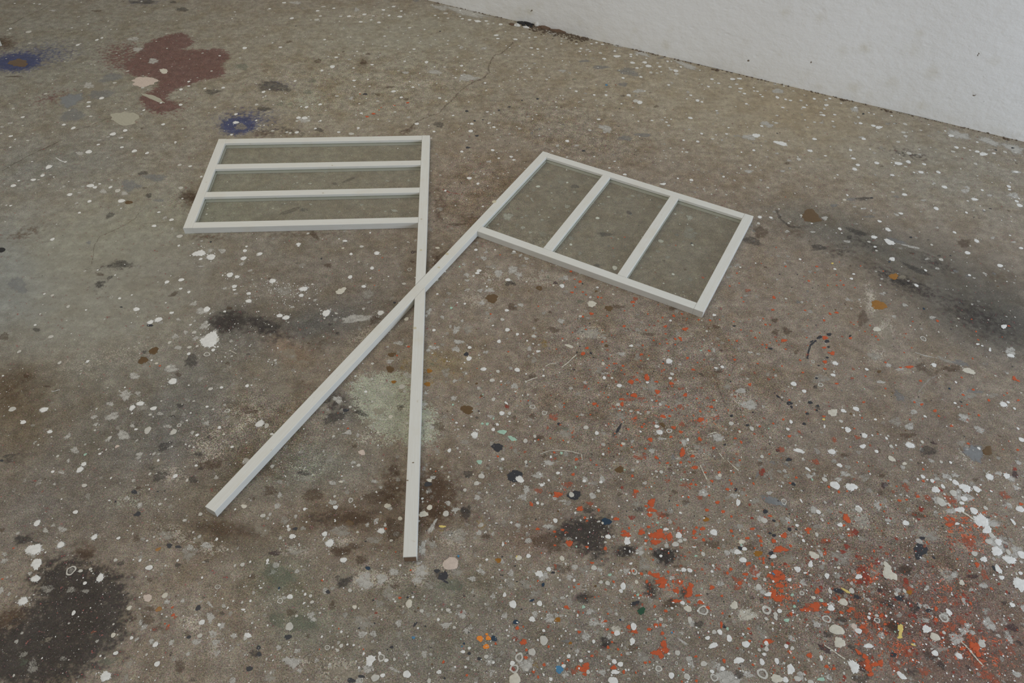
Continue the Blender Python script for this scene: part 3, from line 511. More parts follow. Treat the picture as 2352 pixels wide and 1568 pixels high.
tile(1176, 780, W='137,10,10 190,37,9 240,47,9 235,105,22,10 590,37,9 1073,55,18,11 47,272,24 283,270,10 127,308,9 283,325,12 427,297,8 830,343,17 965,413,22 1440,308,18 1425,347,17 1893,245,17 1835,255,14 1218,385,14 955,583,18 1333,582,16 967,625,10 1070,643,14 1135,655,14 1158,667,10 665,790,23 763,840,20 1303,780,20 1157,827,11 1973,753,23 2158,800,22 1583,900,14 2250,1052,18 120,910,22 205,870,16 207,912,9 283,938,10 268,905,7 505,922,11 725,897,8 820,1030,13 965,1028,7 1130,1100,14 350,1055,13 413,1200,17 290,1135,10 125,1100,16 330,1265,12 268,1308,18 245,1298,9 650,1272,16 800,1281,16 1343,1190,18 1298,1185,13 778,1360,16 1028,1390,11 535,1395,26 215,1435,11 230,1470,15 272,1480,15 880,1160,9 1545,1255,8 1775,1325,8 1515,1558,12 1970,1180,9 2035,1465,18,34 30,467,8 95,500,8 143,495,12 210,495,6 1260,545,12 1840,550,9 570,1555,10 60,1255,26 85,1270,22 125,378,12 900,345,10 160,782,9 845,770,7 905,760,8 2320,915,7 1820,1050,8 440,1343,8',
     S='1413,193,34 1328,832,32 68,1255,36',
     C='515,57,40,12,15 2050,827,14 1000,937,18 820,215,16 1870,1220,18 390,600,10',
     R='185,605,26 290,660,24 1415,820,26',
     G='155,80,30 1925,805,16 1855,880,60,46 822,945,22 328,1110,44 130,1130,20 235,1225,44 833,1405,12 100,1415,44 1195,1290,22 2000,1405,34 130,1345,42 15,420,32 660,385,24 990,128,34 625,675,22 1230,655,20 1260,1000,34 2115,350,16 2220,130,18 1550,920,40 1350,890,50,16 460,1450,40,14 1085,915,20 1820,95,24 1300,740,24 2060,460,60,26 2130,590,90,50,15 1720,1380,60,40',
     g='480,840,70,46 780,270,40 1130,160,40 700,440,30 1700,980,60 1940,420,40 200,180,40 980,690,60 430,590,40 1260,420,80 1500,560,50 2190,1450,44 2330,1210,30,60 1120,1480,40',
     L='2210,1215,16,40,20 2300,1440,80,36,30 1450,1060,30',
     M='445,1020,14',
     m='20,890,30,20 480,800,40,24 30,640,20 1110,30,14',
     O='640,125,22 675,75,16,11 1165,133,16,11 1232,143,8 1398,33,10 815,20,12 1178,50,10 1000,235,14 855,252,10 920,215,12,8 985,275,9 1070,380,26,20 1125,360,16,12 1213,340,26,30 1300,378,20,8 1632,270,18,9 1433,393,18,15 1440,420,10 1310,468,26,20 1100,500,28,22 985,535,26,10 1040,490,12 990,580,20,18 1560,497,20,14 1410,605,12 740,577,20,14 770,595,12 865,518,9 1300,552,14,8 1795,605,20,11 1360,690,30,13,15 1420,687,14 1108,707,16 1700,720,28,24 1695,645,12 1455,790,24,14 1520,830,18 1170,785,14 1190,757,9 1430,875,16,10 1245,900,22,20 1690,895,22,16,30 1535,1015,26,40 1815,975,16,12 1625,1048,20,14 1200,980,12 870,978,9 985,950,14 1300,1060,20,14,40 1400,1110,16,9 1520,1105,14 2010,888,14 2063,922,14 1645,1150,32,16 2050,1085,11 550,1213,16 580,1077,18,12 760,1127,10 1083,1225,14 410,1395,44,24 1115,1365,22,20 1740,1195,12 1800,1272,16 1610,1300,18,12 1655,1305,12 1865,1195,14 1850,1465,24,14 1940,1345,16 1975,1295,14 1775,1402,12 1590,1417,12 1255,1470,34,44 1250,1530,34,20 1210,1500,16 610,1518,30,22 780,1532,14 175,1485,20,14 165,1465,9 1490,1490,12 1535,1410,11 1755,1535,18,12 1900,1550,14 2140,403,18,12 2005,180,14 1370,270,10 1580,165,14 1775,100,14 1670,205,8 1730,180,8 1470,45,9 1410,100,10 1275,8,8 1520,5,9 2255,45,10 2290,70,9 1665,530,10 1820,545,14,7 345,887,10 470,605,9 470,573,9 830,480,7 380,1015,14,9 2230,780,12 2175,1295,12 1960,1265,9 1470,620,8 940,215,8 1130,300,8 565,350,8 690,440,9 400,85,8 1710,60,6',
     Q='1520,605,40,30 320,795,18 375,700,50,40 115,1010,16 240,1360,50,30 1100,1400,30,26 1400,1270,34,20 700,1475,48,22 1530,760,36,26 1150,1060,70,26 500,1300,60,30 1040,540,60,20 910,600,24 660,420,26 1160,530,60,14 1560,1310,40 1690,1420,30 1350,280,14',
     D='990,1330,16,18 2250,1190,32,40',
     B='850,55,16,14 968,1170,36,30 1360,770,34,14,40',
     b='1465,1370,30,22 1560,1465,44,30 240,950,12 970,1390,28,24 600,1120,30,20 2235,1115,30,24 190,690,40,30 290,1050,30,16 1640,1195,30,16 250,880,40,26 1860,285,40,20 20,700,24 180,330,50,24 1420,1165,20',
     y='290,40,40,50',
     K='960,800,13,46,28 420,758,12,15 1975,685,16,11 1915,945,12,8 710,122,14,9,40 735,160,7 1145,245,7 2170,652,9 2120,770,18,9 40,1215,50,44 560,1400,62,38 2015,1350,14,16 2280,1545,24,18 585,115,9 1275,285,6 560,270,8 395,530,6',
     k='1150,1530,44,30 915,855,20,24 1700,310,40,14,30 690,1535,80,26 20,1240,60,50')
tile(1752, 780, W='277,398,26 372,463,20 935,267,16 1935,40,16,9 1975,55,10 2045,90,12,16 1738,383,12 2208,563,14 2265,620,13 725,640,28,14,20 703,733,18 765,810,30,22,25 718,793,10 900,960,27,20 325,1000,50,17,18 1023,1005,18 1155,960,18 1198,950,9 1113,887,14 1215,897,8 1435,920,16 690,1130,30,14,25 405,1165,30,10,35 1730,570,13 1013,718,13 875,680,10 820,680,12 253,738,18 225,805,16 555,780,10,16 555,1258,24 650,1310,42 860,1520,36,22,20 700,1485,16,8 1440,1233,20 1395,1257,13 1555,1350,40,26,30 1605,1460,42 1735,1285,28 1925,1345,32 1810,1430,28 1715,1380,32 1790,1470,20 1635,1390,13 1525,1270,20 1620,1320,20 2195,1225,34,22,35 1605,1100,15 1690,1105,14 1437,1107,9 2330,900,26 2297,800,13 2165,800,8 1945,978,15 2315,1525,34 2005,1515,20 2055,1363,12 1775,1530,42,26 1900,1540,34 1460,690,16,8,25 500,1550,22 345,1450,8,20,-30 330,555,10 300,590,7 985,860,10 1060,855,8 750,892,10 1680,1490,14 1660,1475,12 1480,1260,10 1690,1260,12',
     S='650,212,28 632,318,22 1540,228,26 2232,143,30 2165,582,36 840,622,30 915,863,30 620,1008,36 1325,950,42 795,1325,50 1820,1335,50 2040,1235,40',
     C='630,655,46,30 1160,1073,38,20,25 1275,1115,20,14 1855,282,64,22,15',
     R='520,407,24 190,1460,28 450,197,18',
     G='560,1225,18 680,1255,34 1810,690,58,28,15 1820,715,60,30 1570,1250,30 1660,1230,44 1735,1220,32 2240,1250,44,30 2125,1200,30 1320,780,54,36 1950,810,64,28,20 1360,650,44,24 1240,265,44,18 1060,380,48,16 1130,230,28 1515,1090,28 55,1380,26 2230,110,60,50 1030,1490,40 740,1210,60,26 1560,1440,40 1850,1420,60,40,30 1750,1400,60,60 1700,1540,60,30 2280,1330,30 420,1230,30',
     g='1000,150,74,40,25 920,1240,54,44 1090,1450,44,26 600,1540,34 2070,500,64,24 1640,180,110,20,20 520,350,90,50 1780,930,40 960,1360,40,24 2190,290,30 1400,560,60 1200,740,60 1840,500,100,40',
     L='1780,210,90,28,15 1900,465,90,22,5 210,1125,44,14,25 1230,510,60 90,1105,30',
     A='110,1455,115,36,22 1900,1020,110,70,40',
     T='1090,30,90,40,20 1120,1120,60,24 1300,1130,60,44',
     O='190,10,24,12 625,122,26,16 553,72,18,10 205,85,10 337,185,12 560,200,22,14 560,262,15 360,295,12 175,237,10 1320,245,38,13 1240,250,12 665,395,16,9 1420,370,14 2265,350,26,16,30 2300,370,14 1895,450,16,9 1805,497,14 2035,545,14 1430,582,16,10 910,562,14,8 1365,562,12 1585,687,12 1550,640,20,12 1700,775,16,12 1790,340,12 240,868,18,12 185,718,12 300,1240,14 245,1290,11 595,1325,14 1230,1447,16 1445,1272,14 1395,1410,20,14 2325,1480,20,14 2295,992,14,10 1850,935,14 2220,915,9 685,1370,14 1060,1485,10 1295,1440,12 95,755,12 240,543,10 1840,585,10 1945,680,13 1105,205,11 850,1105,8 1035,848,7 1445,1165,12 955,1185,8 1105,440,10 2170,500,8 2300,545,14,8 1890,170,9 1340,72,8 895,703,9 550,690,18,8 825,800,10 790,965,9 1205,1320,9 1130,1270,9 2200,480,9 1325,720,9 1540,1280,12',
     Q='160,990,56,28 470,1100,48,32 330,830,24 850,880,30 640,900,30 1290,1330,40 1480,1420,40 1700,1440,60 2180,1400,50',
     D='1425,1525,28,24 1600,1350,26 2270,1165,28,18',
     K='580,12,18,12 592,65,13,9 580,160,16,8 503,232,10 402,165,10 240,572,28,16,-10 258,605,14 427,565,24,13,10 400,665,16,11 485,635,12 372,757,16 135,510,18,9,40 108,480,8 70,80,16 235,1078,26,16 135,997,18,13 275,1300,24,14,30 495,595,14,10 485,345,14,9 440,830,6 1785,560,10',
     k='470,425,28,20 500,610,30 1480,1000,80,60',
     b='730,1040,38,28 1040,1000,38,26 1060,1380,34,24 1070,1225,34,24 1915,1260,28,20 300,110,28,24 1700,260,90,40 1300,860,90,30 1430,250,60',
     B='1048,287,20,13 2025,1000,44,40',
     V='1090,1310,42,30 2270,1215,36,40 1550,930,30',
     Y='548,717,14,9',
     N='1680,440,10')
tile(0, 1168, W='680,30,22 1067,265,16 1195,225,10 1173,157,8 815,543,15 725,560,18 765,670,17 750,622,7 305,775,9 265,800,10 663,938,20 815,893,7 912,857,6 1040,462,17 1262,465,14 1345,530,28 1490,512,11 1600,466,12 1387,255,11 1325,288,10 1740,212,11 1952,275,14 1660,105,15 1805,50,18 2050,367,10 2183,503,20 2115,512,13 2253,478,11 1820,620,11 1257,797,8 1275,762,7 1258,900,9 1022,1040,10 1185,1163,16 1043,1300,20 905,1325,10 945,1345,9 1415,1397,25 1320,1313,12 125,1502,12 380,1345,8 1800,1143,22 1817,1022,26 1973,1045,15 1653,1052,9 1652,965,6 2230,1140,34,22 2210,1160,22 2100,830,11 2180,843,13 2190,908,20,9 2050,893,16,6,-50 2003,810,8 2255,830,12 1095,1213,7 2300,1070,9 150,790,8 825,562,9 838,583,6 1060,1135,6 620,1360,7 710,1265,5 2330,1000,8',
     S='335,130,34 305,365,64 330,495,52 320,630,42 548,325,36 850,255,30 902,622,40 208,832,46 1400,1222,28 950,1510,50',
     R='640,557,44 1960,703,24',
     C='1485,780,26 1165,893,26,17,-30 1020,1138,22',
     P='1330,803,42,32',
     G='410,195,34,24 560,185,54,28 40,410,26 40,470,32 1505,840,30 1230,1175,20 2000,1055,32 1900,960,50,30,40 1890,860,44,16,45 1915,1130,44,36 1945,1200,44,34 2110,1140,32 1955,1300,34 1835,480,16 1890,990,30,50 300,380,90,60 480,150,20 60,620,16 10,740,30 1270,1020,30 1860,330,60,30',
     g='2090,1245,32 430,720,74,40 295,1420,60,74,20 215,1310,54,24,-20 570,1350,38,30 770,740,46,18 1525,1260,16 1160,1400,44 705,1510,14 1130,1540,40 640,730,60,30 1700,400,80 1500,240,80,50',
     T='435,1175,30 1270,1400,26 1620,790,44,26 1260,1000,40 1790,280,60,30 2320,170,40,60',
     O='1560,957,16 1553,888,12 1520,1050,11 1485,1035,8 122,355,9 22,633,9',
     Q='1390,1085,20 1510,1075,22 1580,980,24 845,1105,20',
     H='1425,365,26,14,-30 1430,905,30,20,-20',
     b='760,400,90,62 1230,270,44,34 2270,610,44,30 1620,1420,60,70 1350,640,34,22 1350,900,60,30 1330,1000,80,60 20,190,30 1690,1120,30',
     K='1237,50,34,17,-10 1525,332,26,20 1605,343,26,13 1785,893,28,20,-40 1700,1155,18 2245,1440,30,22',
     k='1090,490,44,26,-20 200,280,96,50,-10 2000,940,28,20 2300,1300,56,40 1540,1305,20 1740,1540,44,20 1860,470,24 1600,510,30 330,310,60,20 1830,800,20',
     m='980,1370,130,34,-15 220,1380,40')
tile(590, 1168, W='55,62,22 280,158,14 288,187,18 240,285,8 97,465,15 92,490,11 402,520,9 300,512,9 1155,150,14 1210,287,14 1290,510,12 1700,48,26 2070,458,13 2290,125,12 2215,322,10,18 2155,130,12,5 838,735,18 298,792,25 435,770,13 483,785,16 497,840,17 425,850,14,8,-30 354,735,8 357,965,14 293,1060,36 97,1050,10 683,1247,11 760,1232,18 815,1222,10 727,1275,15 872,1228,11 760,1108,12 585,1152,11 1485,920,18 1722,912,19 1633,998,14 1777,1068,15 1855,1288,17 1912,1255,14 2065,1332,20 1105,1300,14 1165,1365,18 1238,1355,14 962,1303,12 1350,1490,34 1065,1522,34 1133,1500,20 1355,1400,11 1325,1100,8 1640,1470,24,17 1880,1425,12 2305,860,34 2230,775,16,20 1405,795,12 1230,815,11 1245,835,10 2250,1093,10 2300,1390,22 35,713,16,6 605,900,9 780,462,28 1550,1550,20 1785,1425,10 920,1430,12 320,250,28,22 2335,1275,12 2130,1385,12 1450,1075,10 1130,510,9 705,112,9',
     S='655,310,42 1120,200,34 1020,1365,48 610,228,28',
     R='210,830,27 635,1250,24 1120,1340,34 940,1545,20',
     C='1290,88,20 880,885,20 2320,1535,50 1500,50,40,26 1370,855,34',
     P='1745,495,66',
     G='485,960,38 195,1250,26 365,1280,30 1900,1090,40 2120,1470,30 2125,785,30 2195,710,22 970,650,90,84 1125,630,64,50 1230,565,44 1480,560,74,60,-40 1460,640,44 310,1370,90,44 950,1130,56,34 1850,950,44,50 1510,1310,34 1940,630,44,26 2015,560,32 2100,1380,34 1240,1450,66,18,25 1580,160,26,84,30 1490,360,40,70 150,570,30 510,1000,30 330,1390,60 1000,1440,60,40 1700,1050,44',
     g='1110,850,44 340,380,100,36 1790,250,110,80 1060,280,90,40 750,200,120,50 1180,760,70 960,1020,90 2280,660,60 1800,560,60 250,100,50 1560,690,50 120,1510,60 1560,300,60',
     T='800,1480,150,80 1020,1230,60,40 60,200,70,50 950,900,40,70,-20 2290,620,40',
     I='2010,1170,28 2083,1165,24,20 2065,1240,26,24 2070,1130,12',
     O='1385,553,9 1287,803,14 2150,1215,12 2345,1075,16 1890,1498,12 590,645,12 737,1080,7 1160,180,10 1680,1380,14 960,1265,8 565,1265,7 2240,310,7 1250,390,8',
     D='1072,937,17 2335,1170,24 2305,1445,30,22 1840,930,16',
     N='2135,1168,26 1000,535,24,16 2330,1020,24,20 200,715,12 1865,1213,10',
     U='1410,1160,16,12,30 1815,427,11 1845,1240,10,5,-30',
     K='345,180,24,13,-20 640,748,20,18 280,1155,32,22 1425,1040,10,30,35 1213,1245,14 1912,1302,15 2005,1350,22,14 1357,798,10 1517,1058,8 1048,823,10 20,1310,24,20 15,1250,20 850,1545,36,22 940,1510,32,14 920,1075,10 1060,1030,8 1567,1250,7 1175,1268,7 978,293,10,6 1690,1525,10 1670,610,40,30 1620,560,24,18 1690,650,40,10,30 1700,600,18,40 2325,515,8',
     k='790,660,96,44,-35 1655,600,60,50 1880,40,60,60 730,620,30',
     B='835,130,36,28',
     b='745,390,110,52 2065,250,44,30 1580,275,34,26 460,1145,26,20 1600,30,60,60 1240,700,50,30 860,340,70,40 940,460,60,50 310,930,60,40 900,90,150,70 680,870,40 1230,190,90,120',
     H='1475,58,15,20 2175,465,28,20',
     Y='1670,160,34,10 2345,440,14,20',
     y='2020,140,60,70 1660,195,30,16 1530,560,24 1750,620,24',
     m='200,600,170,130 400,1030,150,100 1750,690,160,60 180,1000,100,80',
     V='160,400,60,30')
tile(1176, 1168, W='390,107,22 148,425,22,18 865,252,24 1035,293,26,36 1385,185,26,12 1470,320,28 1500,240,26,30 1515,290,20 1555,280,16 1720,408,20 1813,435,7 2078,462,30 2093,362,20 2030,390,32,22 1810,513,12 1545,550,26,18 1600,555,22 1488,553,11 1068,495,12 1340,425,14 738,532,25 980,555,12 245,585,34,28 430,642,12 560,645,14 800,660,18 860,670,22 1000,697,29 980,740,20,16 560,920,10 248,852,25 180,995,28,24 10,860,28 1095,1060,30 1083,1192,26 1340,995,18 1600,1000,24 2220,705,28 2305,770,36,14,-15 1870,1110,24 1820,1110,20 1955,1167,28 1760,1163,22,18 1810,1232,42,24,-25 2105,1220,32 2290,1210,20 2290,1265,20 2270,1310,18 2225,1270,16 2040,1365,44,30 2250,1380,26 1490,1297,24 1725,1395,26 1895,1440,22 1435,1500,27 1575,1510,28 920,1375,22 975,1400,24 925,1470,32,22 910,1550,40 685,1470,18 620,1370,16 510,1327,18 465,1415,18 410,1367,14 180,1290,33 285,1185,40 285,1097,14 945,1120,26 130,1450,16 350,1535,16 285,1495,10 735,1195,16 580,1315,9 800,1270,8 692,1287,11 1800,1465,18 1190,1483,14 1440,895,12 1535,848,20 2130,1290,10 2080,1130,12 1520,40,12 570,38,11 2275,635,14 1640,345,22,6 1800,565,13 2195,520,12 2290,525,12 1410,1305,11 900,75,12 815,130,12 712,78,8 1200,312,12 1060,385,8,12 590,960,11 160,150,7',
     S='1815,213,36 330,545,24',
     C='450,447,24 1583,900,32 2000,870,30,40 62,443,26 35,1540,40 2070,298,32,18 1120,660,18',
     x='2110,960,110,60,-15 935,1085,56,38',
     R='2290,910,40 1720,915,46 20,1440,40 1320,1440,30 1480,1390,14 2255,1485,48 1100,565,30 65,1340,40 1820,1520,34',
     G='1030,560,34 515,615,32 700,920,36 340,985,54 1620,1030,32,36 1620,1410,34 1850,1420,44 810,1475,36 665,1150,44 735,1020,64,40 820,1035,44 400,960,24 150,1390,54 480,1490,34 1930,1500,90,50 2000,1540,64 870,1340,24 1205,605,22 1440,620,28 2200,580,54 2240,90,54,28,25 2000,380,40 1900,1530,80 110,1410,60 270,620,40 320,160,50,26 1540,1200,60,16,35 2120,1490,40 1150,380,50',
     g='200,770,44 130,680,64 515,835,44 1180,500,64,70 1220,530,24 1310,550,24 1430,1060,22 1500,1160,14 240,760,40 600,700,40 440,540,60 820,1300,40 660,560,50 1800,1420,60 1180,1330,60 2260,1130,60 60,150,30 1300,470,40',
     T='390,650,54 1170,370,54 1000,1370,30',
     L='480,1190,44,18',
     O='610,5,28,20 230,182,16 383,207,14 655,80,14 675,110,11 455,190,20,10 515,310,32,30 675,345,18,10 385,330,12 940,92,28,15 780,10,14 1265,15,36,18 1240,55,26,18 1030,235,44,22 1010,205,24,14 1055,175,12 1165,212,34,24 1230,165,16 1290,240,56,34 1330,205,30 1340,235,36,30 1290,300,44,28 1415,255,22,42 1205,290,14 1370,265,16 1250,362,14 1640,210,18,24 1645,262,26,12 1725,280,16 1715,180,26,18 1660,170,16,10 1990,245,10 840,358,18,16 1085,560,18 1165,585,16 1240,580,22,16 1300,600,40,26 1345,650,54,36 1350,695,34,20 1405,568,14 1405,685,14 1450,655,14 1515,665,24,20 1480,742,28,22 1600,740,32,44 1610,690,26 1590,775,30,24 1680,780,34,10 1485,832,44,18 1590,838,16 1700,845,30,18,20 1760,890,22,18 1800,710,24,20 1285,880,14 1385,920,16 1330,810,8 490,885,22,16,40 600,680,14,8 560,706,9 915,657,12 1155,780,18,8 720,487,20,10 780,790,6 640,937,8 1050,1065,20 1105,1105,32,18 840,1012,18,12 855,1085,16,11 905,1115,14 605,1110,18,14 1235,1085,18 1295,1050,22 1335,1045,14 1355,1120,17 1365,1220,28,38 1380,1275,34,28 1300,1295,50,24 1340,1320,30 1200,1385,14 1240,1380,12 915,1430,26,20 1005,1468,16 865,1248,16 900,1200,11 720,1325,18,12 670,1415,34,32 640,1450,36,26 600,1430,30,22 655,1490,18 290,1405,16 105,1200,32,28 45,1075,16 330,1242,12 130,1270,14 125,1340,20,14 195,1465,18,14 235,1515,10,16 455,1390,10 505,1365,14 1885,1045,14,30 1895,940,12 2050,670,20 2105,590,26,16 1940,580,14 1970,545,16 2190,630,24,14 2220,245,14 2240,290,18 2120,265,20,14 2165,180,26,12 1975,200,16 2245,330,14 2130,490,26,12 2115,505,12 2265,490,9 1900,25,20,14 1755,10,16 1975,70,12 1860,355,12 1910,1370,18 1655,1330,16,12 2300,1195,46,20 2140,1190,16,10 1540,1450,12 1455,1110,8 1380,1165,8 985,1315,10 955,1265,12 1660,1550,14 2340,755,18 2275,800,10 1715,545,9 1890,785,12 2170,1405,12 2130,1080,14 1410,400,9 2230,450,12 1215,655,16',
     Q='1495,195,30,16 1595,395,24,14 1525,350,18 2030,710,46,34 1920,585,22 1855,530,30 560,1460,44,36 35,1175,24 1460,130,20 1360,1270,50 2180,560,60 2040,650,50 1340,60,60,40 1500,660,40 760,1300,20,40',
     D='1080,80,42,22 2160,85,18,14',
     E='1165,920,40,26,-40',
     N='35,1022,26,18 280,683,16 180,825,22,10,-20 850,115,44,30 975,1000,9',
     U='425,1447,34 1440,1115,9',
     M='880,595,18,12 643,884,17,14 1133,775,13 1940,1080,11,16 1310,125,14,9 580,340,9 1655,425,16,8',
     y='200,480,16 240,395,14,26,-10 210,1400,40',
     H='1748,97,26,20 2215,403,38,26 410,1000,30,20 525,1210,14',
     b='1090,1250,64,40 330,300,160,110 450,540,90,50 700,790,40,20 1800,320,90,40 2140,350,70,30 1490,520,60,16 1370,60,60,26 1420,860,90,40',
     K='215,95,8 2320,220,12 2335,400,22,16 2055,355,24,14,40 85,905,8 45,655,8 1910,1060,16 370,575,20,10 1110,850,40,18,-20 2345,1545,12',
     k='2160,800,26,16 2245,830,24,30 640,810,60,56 845,1200,52,60 1680,1040,56,36 2040,1490,50 1020,380,90,60 1370,420,120,80')
tile(1752, 1168, W='860,5,30 10,105,30 530,95,14 308,150,16 695,145,26,17,15 485,233,18 365,287,15 770,185,14,10 740,295,11 720,230,9 95,430,28,18 125,293,9 430,500,22,28 313,545,31,24,20 380,578,18,8 430,598,12 577,605,22,24 240,640,20,14 863,612,30,22 1465,728,14 1275,740,18 1370,498,9 800,738,26 605,742,20 615,893,32,26 150,920,21 115,950,20 115,980,20 50,770,28,18 860,1100,28 1025,962,16 960,945,12 1110,965,12 955,980,16 1475,1085,40,34 1675,930,40,18,45 1750,135,20,12 1795,150,11 2020,190,42,34 2035,295,30 2120,300,36,26,30 2105,385,50,40 2210,390,24 2330,415,36 2325,480,14 1905,405,26 1990,455,30,26 2120,545,22,46,-30 2150,620,24,18 2320,580,18 2245,865,28,18,40 2255,120,12,36,-35 1630,1115,16 1970,1215,34 1550,1300,28 250,1445,36,44 312,1530,28 205,1540,26 525,1340,18 430,1560,24 950,1235,46,18 210,1237,20 265,1255,18 125,1370,24 35,1215,20 10,1310,16 35,1260,20 1250,1505,50,22,35 730,1480,12 90,1030,12 30,990,16 275,1075,10 1200,770,18 1145,745,8 35,525,14 15,640,14 95,655,12 330,995,9 1080,445,10 1690,860,9 1470,1220,9 190,1390,12 300,225,12 325,240,10 350,250,12 400,320,9 1420,440,9 2060,240,26',
     S='1285,128,32 1970,110,70 2220,460,50 2330,680,72 820,1420,56 1765,1325,32',
     C='460,420,48,28,20 1120,515,44,24,50 1140,590,74,44,40 725,840,36 455,800,18 665,1090,55 690,1205,52,46 1790,665,22,26,-30 1550,1155,40 125,1530,54,36 680,530,14',
     R='1435,567,16 35,918,36 575,993,37 500,1140,12 350,760,22 1030,1005,26 1630,985,40',
     G='500,30,26 360,665,36 485,1040,40 1460,1005,32 1475,880,32 2060,130,70,34,10 2090,140,60,24,10 2080,450,20 1875,730,28,20 1740,1170,84,60,20 1810,1100,54,44 1850,1050,44,32 2040,1040,50,90,-35 2225,1180,38 1765,1325,40 600,1520,34 1220,1385,22 1430,1400,16 955,820,26 1215,735,34 2170,995,16 1960,100,90,50 2240,440,70,60 520,400,20,50,-40 1640,960,44 2120,330,100,110,-40 2300,380,60 820,1060,44',
     g='895,105,95,80 205,110,76,50 990,690,44,30 660,600,36 1660,600,95,50,35 900,270,56,30 1520,250,70,60 700,440,120,70 2200,1130,44 1570,1250,60 1440,220,60 490,160,60,24',
     T='800,1030,60,50 1115,1320,44,36 475,1270,56,60 750,1500,80,60 520,1410,34 740,1380,50 220,450,70,50',
     P='820,1060,26',
     O='65,65,20,12 405,185,32,18 190,240,34,24 100,290,24,20 150,365,60,28 210,370,24,14 250,335,16 750,80,34,30 770,110,24 730,150,16,12 775,240,14 1000,380,14 560,400,16,24 410,215,16 85,500,16 5,490,10 5,450,14,20 130,580,40,30 170,620,40,26 115,645,34,24 150,690,40,24 100,780,26,30 140,810,44,30 180,790,20 490,740,22,28 470,870,46,32 390,910,50,22 480,910,30,18 560,860,34,18 580,930,26,12 255,945,20,18 705,935,18 690,815,16,22 800,900,20 775,920,20 1070,960,20,16 895,1065,24,18 1100,1040,14 420,1320,28,22 245,1290,18 45,1195,52,20 280,1340,11 640,1440,20,14 575,1420,18 860,1290,40,16,40 920,1330,36,18,40 940,1370,24 950,1430,24,60,-25 1010,1400,36,24 1060,1390,30 970,1490,30,20 1070,1080,12 1680,145,34,18 1710,95,20 1650,90,20 1560,900,16,24 1930,505,20,26 2060,720,14 1870,850,14 1910,1240,44,50,-30 1940,1310,26 1800,1255,30,20 1360,1190,14 1560,1000,20 10,480,10 60,600,18 80,620,20 210,690,14 590,130,9 400,590,8 235,520,9 165,740,20 105,745,16 1000,375,10',
     Q='850,960,44 920,1080,44,54 960,1150,38 1640,820,38 1820,275,44 1890,330,40 1690,1060,50 1780,1000,50 2230,1270,44 1930,1410,40 2010,1500,60 1880,1180,40 2000,600,50 870,440,34 120,600,90,60 440,890,90,50 1300,700,60 940,1400,90,60 1180,1420,60 1700,120,70,40 1300,1290,60 1450,1460,60 800,220,40 560,290,60,30 2080,1540,60 1850,300,70,50',
     D='835,210,36 760,340,30 720,390,34,18 895,545,46,36 870,660,44,24 920,655,26 1030,490,42,18 1405,97,16 1425,10,22 1115,80,12 1360,960,26 1290,650,34 1150,90,12 930,600,40',
     K='65,222,14 100,240,18,14 75,400,22,18 100,108,14 1435,265,24,16 1420,370,58,56 1400,420,30,40 240,185,20 1495,917,26,18 1400,893,16,12 1230,805,46,26 850,795,36,16,20 1175,1315,28,22 2090,535,34,18,30 60,450,10 300,185,10 680,740,60,18,20 1540,440,14',
     k='705,995,66,32 1610,1410,44 880,1530,96,50 1180,1060,64,60 1000,1010,44,34 2180,330,30 2010,80,36,20 1280,560,70,54,30 1850,1430,24 2320,1215,30 590,1130,64,34 800,1250,50,24,30 1350,880,70 1130,850,80,40 1500,1320,60 2170,850,34,22',
     V='1050,735,28,24 2250,1070,66,44,20 900,1420,70,50,40 560,1260,70,40,30 1890,610,60,30',
     U='103,582,18,15 318,830,9',
     M='265,775,16,11 215,1003,24,17 525,1535,32,18 525,825,18 285,880,14',
     Y='1240,1075,26,36 1238,1130,14,34 1235,1155,22,16 750,740,44,11,30 1355,1225,26,8,20',
     H='1320,750,26,22',
     b='1400,60,95,28,8 590,300,30,24 1180,1070,70 1290,540,60 1090,235,30')

def outline_world(px, py, r, n, wob, spike):
    cx, cy = map(float, px2floor(px, py)); R = r * mpp(px, py)
    ph = [random.uniform(0, 6.28) for _ in range(4)]; pts = []
    st = random.uniform(.85, 1.15); sa = random.uniform(0, 3.14)
    for i in range(n):
        a = 2 * math.pi * i / n
        k = 1 + wob * (math.sin(2 * a + ph[0]) * .5 + math.sin(3 * a + ph[1]) * .5 + math.sin(5 * a + ph[2]) * .3)
        if spike == 'fine': k *= random.uniform(.74, .84) if i % 2 else (random.uniform(.84, .92) if random.random() < .45 else random.uniform(.96, 1.24))
        elif spike == 'soft': k *= random.uniform(.80, .94) if random.random() < .7 else random.uniform(.95, 1.16)
        elif spike: k *= random.uniform(.72, .98) if random.random() < .6 else random.uniform(1.0, 1.42)
        else: k *= random.uniform(1 - wob * .35, 1 + wob * .35)
        x, y = math.cos(a) * k, math.sin(a) * k
        x, y = x * math.cos(sa) - y * math.sin(sa), x * math.sin(sa) + y * math.cos(sa)
        x *= st; y /= st
        pts.append((R * x, R * y))
    return cx, cy, R, pts
def outline_px(px, py, rx, ry, ang, n, wob):
    cx, cy = map(float, px2floor(px, py)); ph = [random.uniform(0, 6.28) for _ in range(3)]; a0 = math.radians(ang); pts = []
    for i in range(n):
        a = 2 * math.pi * i / n
        k = 1 + wob * (math.sin(2 * a + ph[0]) * .4 + math.sin(3 * a + ph[1]) * .5 + math.sin(7 * a + ph[2]) * .35) + random.uniform(-wob, wob) * .5
        u, v = rx * k * math.cos(a), ry * k * math.sin(a)
        X, Y = px2floor(px + u * math.cos(a0) - v * math.sin(a0), py + u * math.sin(a0) + v * math.cos(a0))
        pts.append((float(X) - cx, float(Y) - cy))
    return cx, cy, min(rx, ry) * mpp(px, py), pts
SOFT = 'GgLTQDkbmyVAx'
